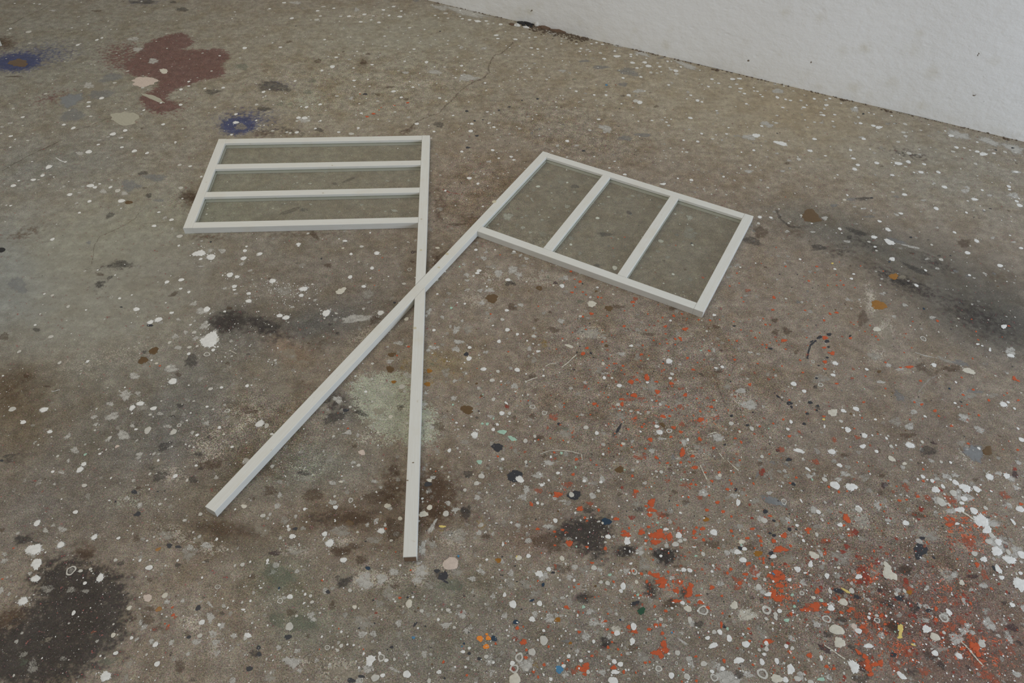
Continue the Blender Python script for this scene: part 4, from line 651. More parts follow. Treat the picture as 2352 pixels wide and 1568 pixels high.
def set_cov(m, vals):
    a = m.attributes.new('cov', 'FLOAT', 'POINT'); a.data.foreach_set('value', np.array(vals, np.float32))
SPL = []          # (pixel area, key, cx, cy, z, V, F)
def disc(key, cx, cy, R, pts, area_):
    z = ZL[key] * 1e-3 + random.uniform(0, .035e-3); h = min(.0005, R * .045) if key in 'WwCPOHMBY' else 0.00005
    n = len(pts); k_ = .58 if key in SOFT else .7
    V = [(x, y, z) for x, y in pts] + [(x * k_, y * k_, z + h) for x, y in pts]
    F = [(i, (i + 1) % n, n + (i + 1) % n, n + i) for i in range(n)] + [tuple(range(n, 2 * n))]
    SPL.append((area_, key, cx, cy, V, F))
def ring(key, cx, cy, R, pts, area_, inner):
    z = ZL[key] * 1e-3 + random.uniform(0, .03e-3); n = len(pts)
    V = [(x, y, z) for x, y in pts] + [(x * inner, y * inner, z + .0001) for x, y in pts]
    SPL.append((area_, key, cx, cy, V, [(i, (i + 1) % n, n + (i + 1) % n, n + i) for i in range(n)]))
for ox, oy, kw in TILES:
    for kind, data in kw.items():
        for tok in data.split():
            v = [float(s) for s in tok.split(',')]
            px, py = ox + v[0] * Z0, oy + v[1] * Z0; r = v[2] * Z0
            key = {'S': 'W', 'R': 'W'}.get(kind, kind)
            soft = key in SOFT
            big = r > 8
            if len(v) == 3:
                if kind == 'S':
                    c = outline_world(px, py, r, 72 if big else 48, .20 if r > 12 else .10, 'soft' if r > 12 else 'fine')
                    for _ in range(random.randint(3, 8)):
                        a = random.uniform(0, 6.28); d = r * random.uniform(1.15, 1.9)
                        s = outline_world(px + d * math.cos(a), py + d * .7 * math.sin(a), r * random.uniform(.05, .15), 6, .2, False); disc('W', *s, 1)
                elif kind == 'R':
                    c = outline_world(px, py, r, 18, .12, False); ring('w', *c, r * r, random.uniform(.55, .72)); disc('g', c[0], c[1], c[2], [(x * .8, y * .8) for x, y in c[3]], 1); continue
                elif soft: c = outline_world(px, py, r * 1.18, 26 if big else 16, .26, True)
                else: c = outline_world(px, py, r, 20 if big else 12, .13 if key in 'WCP' else .22, False)
                if kind == 'W' and random.random() < (.5 if py > 700 else .3): key = 'w'
                disc(key, *c, r * r)
            else:
                q = 1.15 if soft else 1.0; c = outline_px(px, py, r * q, v[3] * Z0 * q, v[4] if len(v) > 4 else 0, 30, .28 if soft or key == 'O' else .2); disc(key, *c, r * v[3] * Z0)

# random small spatter between the drops that were read off
def scatter(key, n, box, rlo, rhi, dens=None):
    x0, y0, x1, y1 = box; done = 0
    while done < n:
        px, py = random.uniform(x0, x1), random.uniform(y0, y1)
        if dens and random.random() > dens(px, py): continue
        done += 1
        X, Y = px2floor(px, py)
        if (np.array([float(X), float(Y)]) - WA) @ WN < .01: continue
        r = rlo + (rhi - rlo) * random.random() ** 3
        c = outline_world(px, py, r, 5 if r < 1.2 else 8, .25, False); disc(key, *c, 0)
def g2(px, py, cx, cy, sx, sy): return math.exp(-((px - cx) / sx) ** 2 - ((py - cy) / sy) ** 2)
quiet = lambda x, y: 1 - .85 * g2(x, y, 200, 620, 330, 160)
near = lambda x, y: .12 + .88 * min(1, max(0, (y - 250) / 1150)) ** 1.3
scatter('W', 7000, (-60, 0, 2420, 1600), .3, .95, lambda x, y: quiet(x, y) * (.35 + .65 * near(x, y)))
scatter('O', 1500, (1150, 600, 2420, 1600), .4, 1.2, lambda x, y: max(g2(x, y, 1560, 900, 330, 210), g2(x, y, 2000, 1380, 420, 230), .7 * g2(x, y, 1560, 1330, 330, 200)))
scatter('K', 2200, (500, 150, 2420, 1600), .35, 1.0, lambda x, y: quiet(x, y) * (.3 + .7 * near(x, y)))
scatter('w', 700, (0, 0, 2352, 480), .9, 2.8, quiet)
scatter('w', 1800, (-60, 0, 2420, 1600), .6, 1.8, quiet)
scatter('W', 2400, (-60, 0, 2420, 1600), .45, 1.7, lambda x, y: quiet(x, y) * (.3 + .7 * near(x, y)))
scatter('W', 1500, (1100, 1050, 2420, 1600), .5, 2.6, lambda x, y: .25 + .75 * min(1, (y - 1050) / 350))
scatter('W', 520, (300, 950, 1200, 1600), .5, 2.2)
scatter('C', 420, (900, 600, 2420, 1600), .6, 2.8, near)
scatter('G', 520, (-60, 0, 2420, 1600), 1.2, 7.5, quiet)
scatter('G', 420, (300, 1050, 2420, 1600), 2, 13)
scatter('w', 900, (600, 700, 2420, 1600), .6, 3.2, near)
scatter('g', 620, (-60, 0, 2420, 1600), 1.2, 8, quiet)
scatter('g', 420, (1000, 1150, 2420, 1600), 1.5, 10)
scatter('f', 520, (950, 480, 1900, 1100), 1.5, 7.5)
scatter('f', 520, (900, 1000, 2420, 1600), 1.5, 9)
scatter('f', 420, (-60, 0, 2420, 700), 1.2, 5.5, quiet)
scatter('f', 300, (300, 600, 1000, 1568), 1.5, 8)
scatter('T', 200, (500, 500, 2420, 1600), 2, 11)
scatter('W', 330, (900, 0, 2352, 420), 1.0, 2.8, lambda x, y: 1.)
scatter('W', 200, (600, 0, 1300, 300), 1.0, 2.6)
scatter('W', 230, (480, 650, 760, 720), .5, 1.6, lambda x, y: g2(x, y, 660, 665, 60, 26))
scatter('W', 120, (440, 700, 640, 830), .5, 2.0)
scatter('O', 900, (1150, 600, 2420, 1600), .5, 2.6, lambda x, y: max(g2(x, y, 1560, 900, 330, 210), g2(x, y, 2000, 1380, 420, 230), .7 * g2(x, y, 1560, 1330, 330, 200)))
scatter('Q', 900, (1150, 650, 2420, 1600), 1.4, 6.5, lambda x, y: max(.6 * g2(x, y, 1600, 950, 300, 200), g2(x, y, 2080, 1400, 380, 210), .6 * g2(x, y, 1560, 1320, 300, 160)))
scatter('D', 420, (1700, 1150, 2420, 1600), 1.2, 6, lambda x, y: g2(x, y, 2080, 1380, 330, 200))
scatter('K', 520, (900, 250, 2420, 1600), .5, 2.2, near)
scatter('K', 240, (1060, 220, 1500, 460), .5, 1.6)
scatter('k', 90, (1000, 700, 2420, 1600), 1.2, 5)
scatter('b', 160, (-60, 200, 2420, 1600), 1.2, 6, quiet)
scatter('B', 90, (900, 600, 2420, 1600), 1, 4)
scatter('M', 70, (950, 800, 2100, 1600), .8, 3)
scatter('y', 40, (900, 780, 1120, 920), 1.5, 6)
scatter('L', 120, (1200, 100, 2352, 900), 1.5, 8)

# the spatter carries on over the floor beyond the picture's edges
def scatter_floor(key, n, rlo, rhi, dens):
    for _ in range(n):
        x, y = random.uniform(-2.3, 2.6), random.uniform(-.6, 3.4)
        if (np.array([x, y]) - WA) @ WN < .02 or random.random() > dens(x, y): continue
        px, py = floor2px(x, y)
        if y > .2 and -40 < px < 2400 and -20 < py < 1590: continue
        R = rlo + (rhi - rlo) * random.random() ** 2.4; n_ = 6 if R < .0015 else 12; ph = random.uniform(0, 6.28); pts = []
        for i in range(n_):
            a = 2 * math.pi * i / n_; k = R * (1 + .12 * math.sin(2 * a + ph) + random.uniform(-.1, .1)); pts.append((k * math.cos(a), k * math.sin(a)))
        disc(key, x, y, R, pts, 0)
busy = lambda x, y: .25 + .75 * min(1, max(0, (2.4 - y) / 2.0)) * min(1, max(.35, (x + 2.2) / 3.2))
red = lambda x, y: math.exp(-((x - 1.1) / .9) ** 2 - ((y - .5) / .8) ** 2)
for key, n, r0, r1, dn in [('W', 7000, .0005, .0022, busy), ('W', 2200, .0008, .009, busy), ('w', 3400, .0008, .009, busy), ('C', 700, .001, .011, busy), ('G', 900, .002, .016, busy), ('g', 1000, .002, .018, busy), ('f', 1400, .002, .010, busy), ('T', 300, .004, .02, busy),
                           ('O', 2600, .0006, .006, red), ('O', 300, .003, .016, red), ('Q', 1400, .002, .014, red), ('D', 400, .002, .01, red), ('K', 1600, .0005, .004, busy), ('k', 160, .003, .014, busy), ('b', 300, .003, .016, busy), ('M', 120, .001, .005, busy), ('B', 120, .001, .006, busy)]:
    scatter_floor(key, int(n * 3.6), r0, r1, dn)

SPL.sort(key=lambda s: -s[0])
SOLO = {'W': 'white_paint_splat', 'w': 'white_paint_splat', 'C': 'cream_paint_splat', 'c': 'cream_paint_splat', 'x': 'cream_paint_splat', 'P': 'pink_paint_splat', 'G': 'faded_paint_patch', 'g': 'faded_paint_patch', 'f': 'faded_paint_patch', 'L': 'faded_paint_patch', 'T': 'faded_paint_patch', 'O': 'orange_paint_splat', 'Q': 'orange_paint_splat',
        'I': 'orange_paint_splat', 'D': 'red_paint_splat', 'K': 'black_paint_splat', 'k': 'black_paint_splat', 'B': 'brown_resin_spot', 'b': 'brown_stain', 'H': 'amber_resin_drop', 'M': 'mint_paint_splat', 'm': 'mint_paint_splat', 'N': 'navy_paint_splat',
        'U': 'blue_paint_splat', 'Y': 'yellow_paint_splat', 'y': 'yellow_paint_splat', 'V': 'plum_paint_splat', 'A': 'grey_paint_patch', 'E': 'green_paint_splat'}
for a, key, cx, cy, V, F in SPL[:300]:
    me = mesh_from(SOLO[key], V, F); h_ = len(V) // 2; set_cov(me, ([0.0] if key in SOFT else [.45] if key in 'Of' else [1.0]) * h_ + [1.0] * h_)
    o = obj(SOLO[key], me, PAINT[key], floor); o.location = (cx, cy, 0)
AV, AF, AM, AC = [], [], [], []
for a, key, cx, cy, V, F in SPL[300:]:
    h_ = len(V) // 2; AC += ([0.0] if key in SOFT else [.45] if key in 'Of' else [1.0]) * h_ + [1.0] * h_
    b = len(AV); AV += [(x + cx, y + cy, z) for x, y, z in V]; AF += [tuple(b + i for i in f) for f in F]; AM += [MKEY.index(key)] * len(F)
sm = mesh_from('fine_paint_spatter', AV, AF); set_cov(sm, AC); sp = obj('fine_paint_spatter', sm, [PAINT[k] for k in MKEY], floor, kind='stuff')
sm.polygons.foreach_set('material_index', np.array(AM, np.int32))

# strings of paint, cracks, scratches: flat ribbons on the floor
def ribbon(name, ox, oy, pts, wpx, key, jit=0.0, sub=6):
    P = [(ox + x * Z0, oy + y * Z0) for x, y in pts]; Q = []
    for (x0, y0), (x1, y1) in zip(P[:-1], P[1:]):
        for k in range(sub):
            f = k / sub; Q.append((x0 + (x1 - x0) * f + random.uniform(-jit, jit), y0 + (y1 - y0) * f + random.uniform(-jit, jit)))
    Q.append(P[-1]); W = [tuple(map(float, px2floor(*q))) for q in Q]; V, F = [], []
    z = .0006 if key in 'WCO' else .00035
    for i, (x, y) in enumerate(W):
        a = W[max(0, i - 1)]; b = W[min(len(W) - 1, i + 1)]; dx, dy = b[0] - a[0], b[1] - a[1]; L = math.hypot(dx, dy) + 1e-9
        h = wpx * mpp(*Q[i]) * random.uniform(.55, 1.3) * .5
        V += [(x - dy / L * h, y + dx / L * h, z), (x, y, z + (.0006 if key in 'WC' else .00002)), (x + dy / L * h, y - dx / L * h, z)]
        if i: c = 3 * i; F += [(c - 3, c - 2, c + 1, c), (c - 2, c - 1, c + 2, c + 1)]
    me = mesh_from(name, V, F); set_cov(me, [.6, 1.0, .6] * (len(V) // 3)); return obj(name, me, PAINT[key], floor)
R_ = ribbon
for pts in [[(445, 250), (500, 210), (545, 165), (580, 135)], [(130, 375), (190, 350), (230, 340)], [(255, 1030), (330, 1000), (430, 995), (530, 1005), (625, 1030), (632, 1085)], [(1865, 1020), (1905, 1075)], [(1940, 1090), (2040, 1180)],
            [(1695, 1130), (1720, 1190), (1755, 1260)], [(1790, 678), (1850, 678)], [(1760, 855), (1840, 832)], [(300, 240), (340, 215), (400, 210)]]:
    R_('paint_string', 1176, 780, pts, 2.4 if len(pts) < 5 else 2.0, 'C', .3)
for pts, wd in [([(550, 1225), (620, 1270), (680, 1315), (740, 1355)], 3), ([(1780, 1190), (1850, 1260), (1920, 1345), (1990, 1420)], 4), ([(1780, 20), (1850, 60), (1910, 110)], 4)]:
    R_('paint_string', 1752, 1168, pts, wd, 'C', .3)
R_('paint_string', 1752, 1168, [(890, 690), (910, 760), (915, 830)], 5, 'G', .3)
R_('dried_twig', 1752, 780, [(640, 50), (700, 75), (800, 105)], 3, 'T', .3)
R_('scratch', 1752, 780, [(1370, 115), (1450, 140), (1570, 165)], 4, 'G', .5); R_('scratch', 1752, 780, [(1595, 310), (1500, 355), (1440, 420), (1405, 470)], 6, 'g', .5)
R_('black_paint_string', 1752, 780, [(480, 5), (430, 50), (410, 110), (402, 165)], 4, 'K', .4); R_('black_paint_string', 1752, 780, [(135, 510), (180, 550), (230, 575)], 4, 'k', .4)
R_('crack', 1752, 780, [(1200, 1080), (1215, 1130), (1260, 1185)], 2.5, 'b', .4); R_('crack', 1752, 780, [(1770, 950), (1800, 1010), (1850, 1070), (1900, 1110)], 2.5, 'b', .4)
R_('crack', 1176, 780, [(1620, 20), (1700, 90), (1750, 170), (1790, 270), (1840, 380), (1890, 510), (1930, 620), (1950, 700)], 2.4, 'b', .5)
R_('crack', 590, 0, [(2310, 380), (2250, 440), (2210, 475), (2140, 500), (2110, 540), (2085, 600), (2095, 650), (2050, 700), (1960, 735), (1880, 780), (1820, 830), (1770, 890), (1700, 950), (1640, 1020), (1560, 1040), (1450, 1090), (1380, 1150), (1330, 1195)], 4.5, 'b', 1.2)
R_('crack', 0, 0, [(80, 218), (130, 205), (200, 165), (290, 125), (370, 90), (430, 50), (520, 10)], 3, 'b', .8)
R_('crack', 0, 390, [(1305, 340), (1250, 390), (1215, 440), (1120, 500), (1000, 560), (900, 600), (850, 680), (840, 780), (820, 850)], 2.2, 'b', .8)
R_('crack', 0, 390, [(1300, 490), (1400, 478), (1490, 470)], 2, 'b', .6)
R_('crack', 0, 0, [(690, 1170), (820, 1130), (960, 1070), (1060, 1040)], 3, 'b', .8); R_('crack', 0, 0, [(20, 1540), (200, 1430), (420, 1330), (560, 1260)], 4, 'b', 1.5)
R_('maroon_paint_streak', 590, 390, [(1670, 175), (1740, 205), (1850, 220)], 3, 'D', .5); R_('crack', 1752, 780, [(0, 560), (40, 520), (55, 470)], 1.6, 'b', .4)
R_('paint_string', 0, 780, [(765, 210), (800, 188)], 2, 'W'); R_('scratch', 0, 780, [(465, 470), (540, 450)], 1.4, 'W'); R_('scratch', 0, 780, [(2070, 95), (2130, 128)], 1.5, 'C'); R_('scratch', 0, 390, [(1130, 1480), (1210, 1487), (1310, 1497)], 1.3, 'G')
R_('paint_string', 0, 0, [(505, 1420), (545, 1445), (590, 1462)], 2.2, 'W'); R_('grey_scuff', 1752, 390, [(130, 360), (145, 420), (190, 475), (250, 510), (340, 520)], 9, 'k', .8)

# ------------------------------------------------------------------ dirt along the foot of the wall
def wall_pt(u, off): return WA + WD * u + WN * off
def crumb(V, F, x, y, z, r):
    b = len(V); n = 5; a0 = random.uniform(0, 6)
    for i in range(n):
        a = a0 + 2 * math.pi * i / n; k = r * random.uniform(.6, 1.3); V.append((x + k * math.cos(a), y + k * math.sin(a), z))
    V.append((x + random.uniform(-.3, .3) * r, y, z + r * random.uniform(.2, .9))); F += [(b + i, b + (i + 1) % n, b + n) for i in range(n)]
def simple_mat(name, rgb, rough=.8, var=.25, scale=200):
    t = NT(name); n = t.noise(t.coord(), scale, 3, .6); c = alb(rgb)
    t.l(t.mix(t.rng(n, .3, .7), tuple(v * (1 - var) for v in c), tuple(v * (1 + var) for v in c)), t.b.inputs['Base Color']); t.b.inputs['Roughness'].default_value = rough
    return t.m
dirt = simple_mat('dark_dirt', (72, 60, 47)); V, F = [], []
for _ in range(620):
    u = random.uniform(-.4, 3.3); dens = .35 + .65 * (math.sin(u * 9) * math.sin(u * 23 + 1) > -.1)
    if random.random() > dens: continue
    p = wall_pt(u, random.uniform(.001, .010)); crumb(V, F, p[0], p[1], 0.0004, .0012 + .005 * random.random() ** 2)
for _ in range(260):
    u = random.uniform(.62, .95); p = wall_pt(u, abs(random.gauss(0, .028)) + .003); crumb(V, F, p[0], p[1], .0004, random.uniform(.002, .009))
for px in (1647, 2037, 2313, 1935):
    P = px2floor(px, {1647: 155, 2037: 250, 2313: 322, 1935: 226}[px]); u = (np.array(P) - WA) @ WD
    for _ in range(7): p = wall_pt(u + random.gauss(0, .008), .008 + random.random() * .012); crumb(V, F, p[0], p[1], .0004, random.uniform(.004, .009))
obj('dirt_crumbs', mesh_from('dirt_crumbs', V, F), dirt, floor, kind='stuff')
# white brush marks on the floor beside the wall
for k, (x0, y0, x1, y1, hw) in enumerate([(1005, 14, 1140, 43, 9), (1245, 68, 1288, 79, 7), (1398, 99, 1434, 110, 3), (1455, 118, 1495, 129, 7), (1545, 139, 1608, 161, 8), (2175, 302, 2228, 318, 12), (2240, 315, 2300, 333, 9), (2300, 330, 2352, 352, 12), (1955, 248, 1975, 254, 8)]):
    cx, cy = (x0 + x1) / 2, (y0 + y1) / 2; c = outline_px(cx, cy, math.hypot(x1 - x0, y1 - y0) / 2, hw, math.degrees(math.atan2(y1 - y0, x1 - x0)), 40, .3)
    n = len(c[3]); me = mesh_from('white_brush_mark', [(x, y, .0003) for x, y in c[3]] + [(x * .5, y * .5, .0003) for x, y in c[3]], [(i, (i + 1) % n, n + (i + 1) % n, n + i) for i in range(n)] + [tuple(range(n, 2 * n))]); set_cov(me, [0.35] * n + [1.1] * n)
    o = obj('white_brush_mark', me, PAINT['G'], floor); o.location = (c[0], c[1], 0)
# broken plaster at the wall foot; black chunks stand in for a dark cavity
V, F = [], []; P = np.array(px2floor(1212, 54))
hole = bpy.data.objects.new('plaster_rubble', None); COL.objects.link(hole); hole.location = (P[0], P[1], 0)
hole['label'] = 'small heap of broken plaster at the foot of the white wall, black chunks painted for its dark break'; hole['category'] = 'rubble'
def chunk(name, dx, dy, sx, sy, sz, mat, rz):
    bm = bmesh.new(); bmesh.ops.create_icosphere(bm, subdivisions=2, radius=1.0)
    for v in bm.verts:
        k = random.uniform(.72, 1.15); v.co = Vector((v.co.x * sx * k, v.co.y * sy * k, max(-.0, v.co.z * sz * k) + .0006))
    m = bpy.data.meshes.new(name); bm.to_mesh(m); bm.free(); o = obj(name, m, mat, hole); o.location = (dx, dy, 0); o.rotation_euler = (0, 0, rz)
black_m = simple_mat('rubble_hole_black', (30, 29, 28)); chalk = simple_mat('chalk_white', (168, 166, 160), var=.12); brn = simple_mat('rust_brown_dirt', (80, 62, 47))
for dx, dy, sx, sy, sz, mt in [(-.035, -.0, .024, .012, .010, black_m), (.0, -.008, .03, .010, .013, black_m), (.03, -.016, .02, .010, .008, black_m), (.01, -.035, .022, .008, .007, black_m), (-.02, -.026, .014, .007, .006, black_m), (.055, -.034, .012, .006, .006, black_m), (-.055, -.03, .018, .01, .012, chalk), (.045, -.03, .016, .01, .02, chalk),
                               (-.01, -.05, .02, .008, .009, chalk), (.085, -.05, .04, .018, .012, brn), (.15, -.085, .05, .016, .010, brn), (-.08, -.018, .02, .01, .008, brn), (.03, .006, .018, .01, .03, chalk)]:
    chunk('plaster_chunk', dx, dy, sx, sy, sz, mt, math.atan2(WD[1], WD[0]) + random.uniform(-.3, .3))

# ------------------------------------------------------------------ the two glazed flags
def wood(name, along):
    t = NT(name); s = (260, 14, 60) if along == 'y' else (14, 260, 60)
    co = t.coord(); g = t.noise(t.coord(s), 1.0, 3, .6); st = t.noise(co, 7, 4, .65); sp = t.noise(co, 42, 3, .6)
    base = t.mix(t.rng(g, .35, .7), (.75, .745, .685), (.715, .70, .63))
    base = t.mix(t.rng(st, .55, .78, 0, .5), base, (.66, .60, .46))
    base = t.mix(t.rng(sp, .68, .78, 0, .55), base, (.50, .42, .28))
    t.l(base, t.b.inputs['Base Color']); t.b.inputs['Roughness'].default_value = .5; t.b.inputs['Specular IOR Level'].default_value = .35
    t.bump(t.math('ADD', g, t.math('MULTIPLY', sp, .5)), .25, .0015); return t.m
WOOD = {'y': wood('white_painted_wood_long', 'y'), 'x': wood('white_painted_wood_cross', 'x')}
raw = simple_mat('bare_end_grain', (104, 84, 66), .8, .2, 300)
def glass_material():
    t = NT('greenish_clear_glass'); tr = t.n('ShaderNodeBsdfTransparent'); tr.inputs[0].default_value = (.955, .965, .94, 1)
    gl = t.n('ShaderNodeBsdfGlossy'); gl.inputs['Roughness'].default_value = .03; gl.inputs[0].default_value = (1, 1, 1, 1)
    df = t.n('ShaderNodeBsdfDiffuse'); df.inputs[0].default_value = (.42, .44, .38, 1)
    lw = t.n('ShaderNodeLayerWeight', i_Blend=0.5); fr_ = t.math('MULTIPLY_ADD', t.math('POWER', lw.outputs['Facing'], 5.0), .95, .04); m0 = t.n('ShaderNodeMixShader'); m1 = t.n('ShaderNodeMixShader')
    nz = t.noise(t.coord(), 14, 4, .6); t.l(t.rng(nz, .3, .75, 0.004, .03), m0.inputs[0])      # thin film of dust
    t.l(tr.outputs[0], m0.inputs[1]); t.l(df.outputs[0], m0.inputs[2]); t.l(fr_, m1.inputs[0]); t.l(m0.outputs[0], m1.inputs[1]); t.l(gl.outputs[0], m1.inputs[2])
    t.l(m1.outputs[0], t.out.inputs['Surface']); return t.m
GLASS = glass_material()
BW, BT = .0315, .0240; BV = .0010; GZ0, GZ1, GD = .0088, .0142, .005
def profile(c0, c1, z0, z1, gneg, gpos, bev):
    b = BV if bev else 0.0
    p = [(c0, z0 + b * .7), (c0 + b * .9, z0), (c1 - b * .9, z0), (c1, z0 + b * .7)] if bev else [(c0, z0), (c1, z0)]
    if gpos: p += [(c1, GZ0), (c1 - GD, GZ0), (c1 - GD, GZ1), (c1, GZ1)]
    p += [(c1, z1 - b), (c1 - b * .4, z1 - b * .3), (c1 - b, z1), (c0 + b, z1), (c0 + b * .4, z1 - b * .3), (c0, z1 - b)] if bev else [(c1, z1), (c0, z1)]
    if gneg: p += [(c0, GZ1), (c0 + GD, GZ1), (c0 + GD, GZ0), (c0, GZ0)]
    return p
def extrude(bm, prof, s0, s1, axis_, k0=0, k1=0):
    """run a cross-section (c, z) from s0 to s1; the ends may be cut at a slant"""
    ends = []
    for s, k in ((s0, k0), (s1, k1)):
        ends.append([bm.verts.new((c, s + k * c, z) if axis_ == 'y' else (s + k * c, c, z)) for c, z in prof])
    n = len(prof)
    for i in range(n): bm.faces.new((ends[0][i], ends[0][(i + 1) % n], ends[1][(i + 1) % n], ends[1][i]))
    bm.faces.new(ends[0][::-1]); bm.faces.new(ends[1])
def bar(name, parent, axis_, segs, mat=None, **props):
    bm = bmesh.new()
    for prof, s0, s1, k0, k1 in segs: extrude(bm, prof, s0, s1, axis_, k0, k1)
    bmesh.ops.recalc_face_normals(bm, faces=bm.faces); m = bpy.data.meshes.new(name); bm.to_mesh(m); bm.free()
    return obj(name, m, mat or WOOD[axis_], parent, **props)
F1 = dict(o=(-.20945, .79575), a=math.radians(-4.416), s=-1, L=1.8271, W=.8357, H=.5695)
F2 = dict(o=(-.73587, .91302), a=math.radians(27.5796), s=1, L=1.8133, W=.8441, H=.5625)
def frame_axes(f): return np.array([math.cos(f['a']), -math.sin(f['a'])]), np.array([math.sin(f['a']), math.cos(f['a'])])
def lap(fa, fb):
    """where the edges of pole b cross pole a, as  y = y0 + k*c  in a's own frame"""
    ax, ay = frame_axes(fa); bx, by = frame_axes(fb); out = []
    for cb in (0.0, fb['s'] * BW):
        q0 = np.array(fb['o']) + cb * bx - np.array(fa['o']); lx, ly = q0 @ ax, q0 @ ay; dx, dy = by @ ax, by @ ay
        out.append((ly - lx * dy / dx, dy / dx))
    return sorted(out)
def make_flag(f, other, label, over, horizontal):
    root = bpy.data.objects.new('flag_frame', None); COL.objects.link(root)
    root.location = (*f['o'], 0); root.rotation_euler = (0, 0, -f['a']); root['label'] = label; root['category'] = 'frame'; root['group'] = 'crossed glazed flag frames'
    s, L, W, H = f['s'], f['L'], f['W'], f['H']; rg = lambda a, b: (min(s * a, s * b), max(s * a, s * b))
    (ya, ka), (yb, kb) = lap(f, other); g = .0011; c0, c1 = rg(0, BW)
    full = profile(c0, c1, 0, BT, False, False, True)
    half = profile(c0, c1, BT / 2 + .0002, BT, False, False, True) if over else profile(c0, c1, 0, BT / 2 - .0002, False, False, False)
    gro = profile(c0, c1, 0, BT, s < 0, s > 0, True); yj = L - H + BW
    gg = 0 if over else g
    bar('pole', root, 'y', [(full, 0, ya - gg, 0, ka), (half, ya - gg, yb + gg, ka, kb), (full, yb + gg, yj, kb, 0), (gro, yj, L - BW, 0, 0), (full, L - BW, L, 0, 0)])
    e0, e1 = rg(W - BW, W); gs = lambda neg, pos: (neg, pos)
    # outer rails butt against the pole, end stile closes the fly side
    bar('end_stile', root, 'y', [(profile(e0, e1, 0, BT, False, False, True), L - H, yj, 0, 0), (profile(e0, e1, 0, BT, s > 0, s < 0, True), yj, L - BW, 0, 0), (profile(e0, e1, 0, BT, False, False, True), L - BW, L, 0, 0)])
    x0, x1 = rg(BW + .0003, W - BW - .0003)
    bar('top_rail', root, 'x', [(profile(L - BW, L, 0, BT, True, False, True), x0, x1, 0, 0)]); bar('bottom_rail', root, 'x', [(profile(L - H, L - H + BW, 0, BT, False, True, True), x0, x1, 0, 0)])
    cells = []
    if horizontal:
        gap = (H - 4 * BW) / 3
        for k in (1, 2): y = L - H + k * (BW + gap); bar('glazing_bar', root, 'x', [(profile(y, y + BW, 0, BT, True, True, True), x0, x1, 0, 0)])
        for k in range(3): y = L - H + BW + k * (BW + gap); cells.append((*rg(BW, W - BW), y, y + gap))
    else:
        gap = (W - 4 * BW) / 3
        for k in (1, 2): a, b = rg(k * (BW + gap), k * (BW + gap) + BW); bar('glazing_bar', root, 'y', [(profile(a, b, 0, BT, True, True, True), yj + .0003, L - BW - .0003, 0, 0)])
        for k in range(3): a, b = rg(BW + k * (BW + gap), BW + k * (BW + gap) + gap); cells.append((a, b, yj, L - BW))
    for a, b, y0, y1 in cells:
        e = .0035; bm = bmesh.new(); bmesh.ops.create_cube(bm, size=1)
        for v in bm.verts: v.co = Vector(((a + b) / 2 + v.co.x * (b - a + 2 * e), (y0 + y1) / 2 + v.co.y * (y1 - y0 + 2 * e), .0115 + v.co.z * .003))
        m = bpy.data.meshes.new('glass_pane'); bm.to_mesh(m); bm.free(); obj('glass_pane', m, GLASS, root)
    return root
flag1 = make_flag(F1, F2, 'white wooden flag frame, upright pole, three long panes lying to the left', False, True)
flag2 = make_flag(F2, F1, 'white wooden flag frame, slanting pole, three panes side by side to the right', True, False)
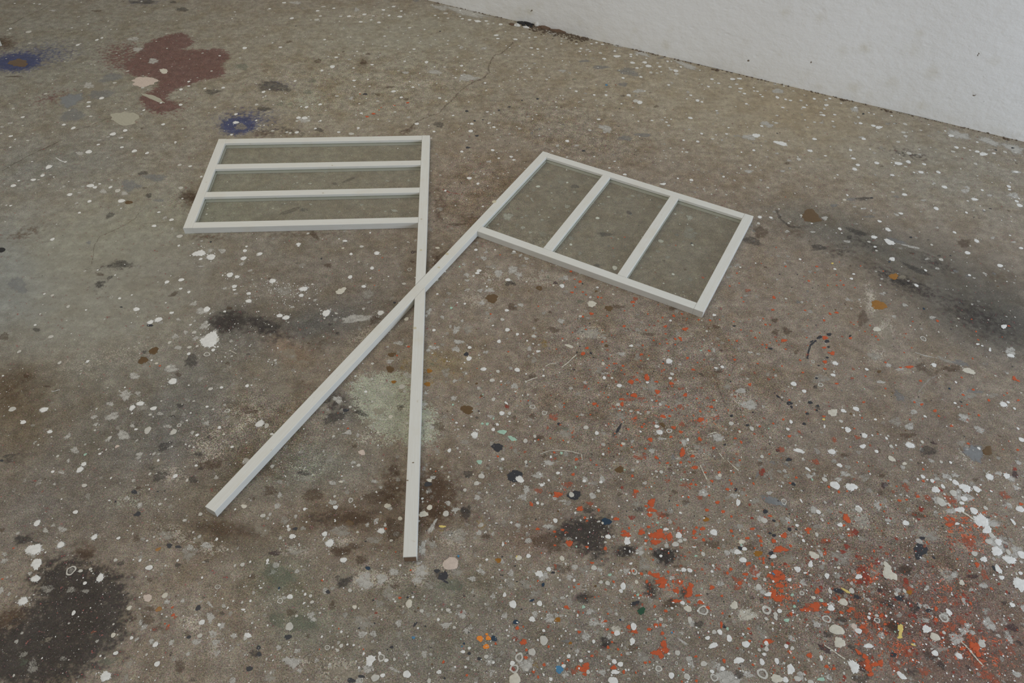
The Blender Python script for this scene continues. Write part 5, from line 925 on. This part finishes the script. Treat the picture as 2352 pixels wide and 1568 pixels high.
# bare wood end of the upright pole, nail heads, knots
bm = bmesh.new(); extrude(bm, [(-.0300, .0015), (-.0015, .0015), (-.0015, .0212), (-.0300, .0212)], -.0006, .0, 'y'); m = bpy.data.meshes.new('end_grain'); bm.to_mesh(m); bm.free()
obj('end_grain', m, raw, flag1, label='bare brown end grain')
nail = simple_mat('dull_nail', (152, 146, 130), .6)
def spot(parent, name, x, y, r, mat, squash=1.0):
    n = 10; V = [(x + r * math.cos(6.283 * i / n) * random.uniform(.85, 1.15), y + squash * r * math.sin(6.283 * i / n) * random.uniform(.85, 1.15), BT + .00015) for i in range(n)]
    me = mesh_from(name, V, [tuple(range(n))]); set_cov(me, [.8] * n); obj(name, me, mat, parent)
def at_flag(f, px, py):
    X, Y = px2floor(px, py, BT); ax, ay = frame_axes(f); d = np.array([float(X), float(Y)]) - np.array(f['o']); return d @ ax, d @ ay
knot = simple_mat('yellowed_knot', (166, 158, 134), .6, .06); nick = simple_mat('dark_nick', (104, 92, 76), .8)
for px, py, r in [(980, 311, .003), (968, 503, .0035), (763, 380, .003), (742, 443, .003)]: spot(flag1, 'nail_head', *at_flag(F1, px, py), r, nail)
for px, py, r in [(967, 574, .004), (953, 753, .005)]: spot(flag1, 'knot_stain', *at_flag(F1, px, py), r, knot)
for px, py, r in [(1135, 463, .008), (1027, 583, .006), (1008, 614, .004)]: spot(flag2, 'knot_stain', *at_flag(F2, px, py), r, knot)
for px, py, r in [(936, 1103, .003), (949, 1062, .003)]: spot(flag1, 'dark_nick', *at_flag(F1, px, py), r, nick, .6)

# ------------------------------------------------------------------ white board whose corner shows at the left edge of the picture
Pc = np.array(px2floor(5.6, 105.5)); Pu = np.array(px2floor(0, 93)); d1 = (Pu - Pc) / np.linalg.norm(Pu - Pc); d2 = np.array([-d1[1], d1[0]])
bm = bmesh.new(); a0 = math.atan2(d1[1], d1[0])
bmesh.ops.create_cube(bm, size=1)
for v in bm.verts: v.co = Vector(((v.co.x + .5) * .5, (v.co.y + .5) * .07, (v.co.z + .5) * .018 + .0003))
bmesh.ops.bevel(bm, geom=bm.edges, offset=.0015, segments=2, affect='EDGES')
m = bpy.data.meshes.new('white_board'); bm.to_mesh(m); bm.free()
wb = obj('white_board', m, WOOD['x']); wb.location = (Pc[0], Pc[1], 0); wb.rotation_euler = (0, 0, a0)
wb['label'] = 'corner of a white board lying at the far left edge'; wb['category'] = 'board'
# drilled hole at the left edge: flat disc painted black for its dark inside
c = outline_px(3, 574, 9, 5.5, -8, 22, .08); nn = len(c[3])
o = obj('painted_drill_hole', mesh_from('painted_drill_hole', [(x, y, .0008) for x, y in c[3]], [tuple(range(nn))]), black_m, floor, label='flat black disc painted for a dark hole in the floor'); o.location = (c[0], c[1], 0)
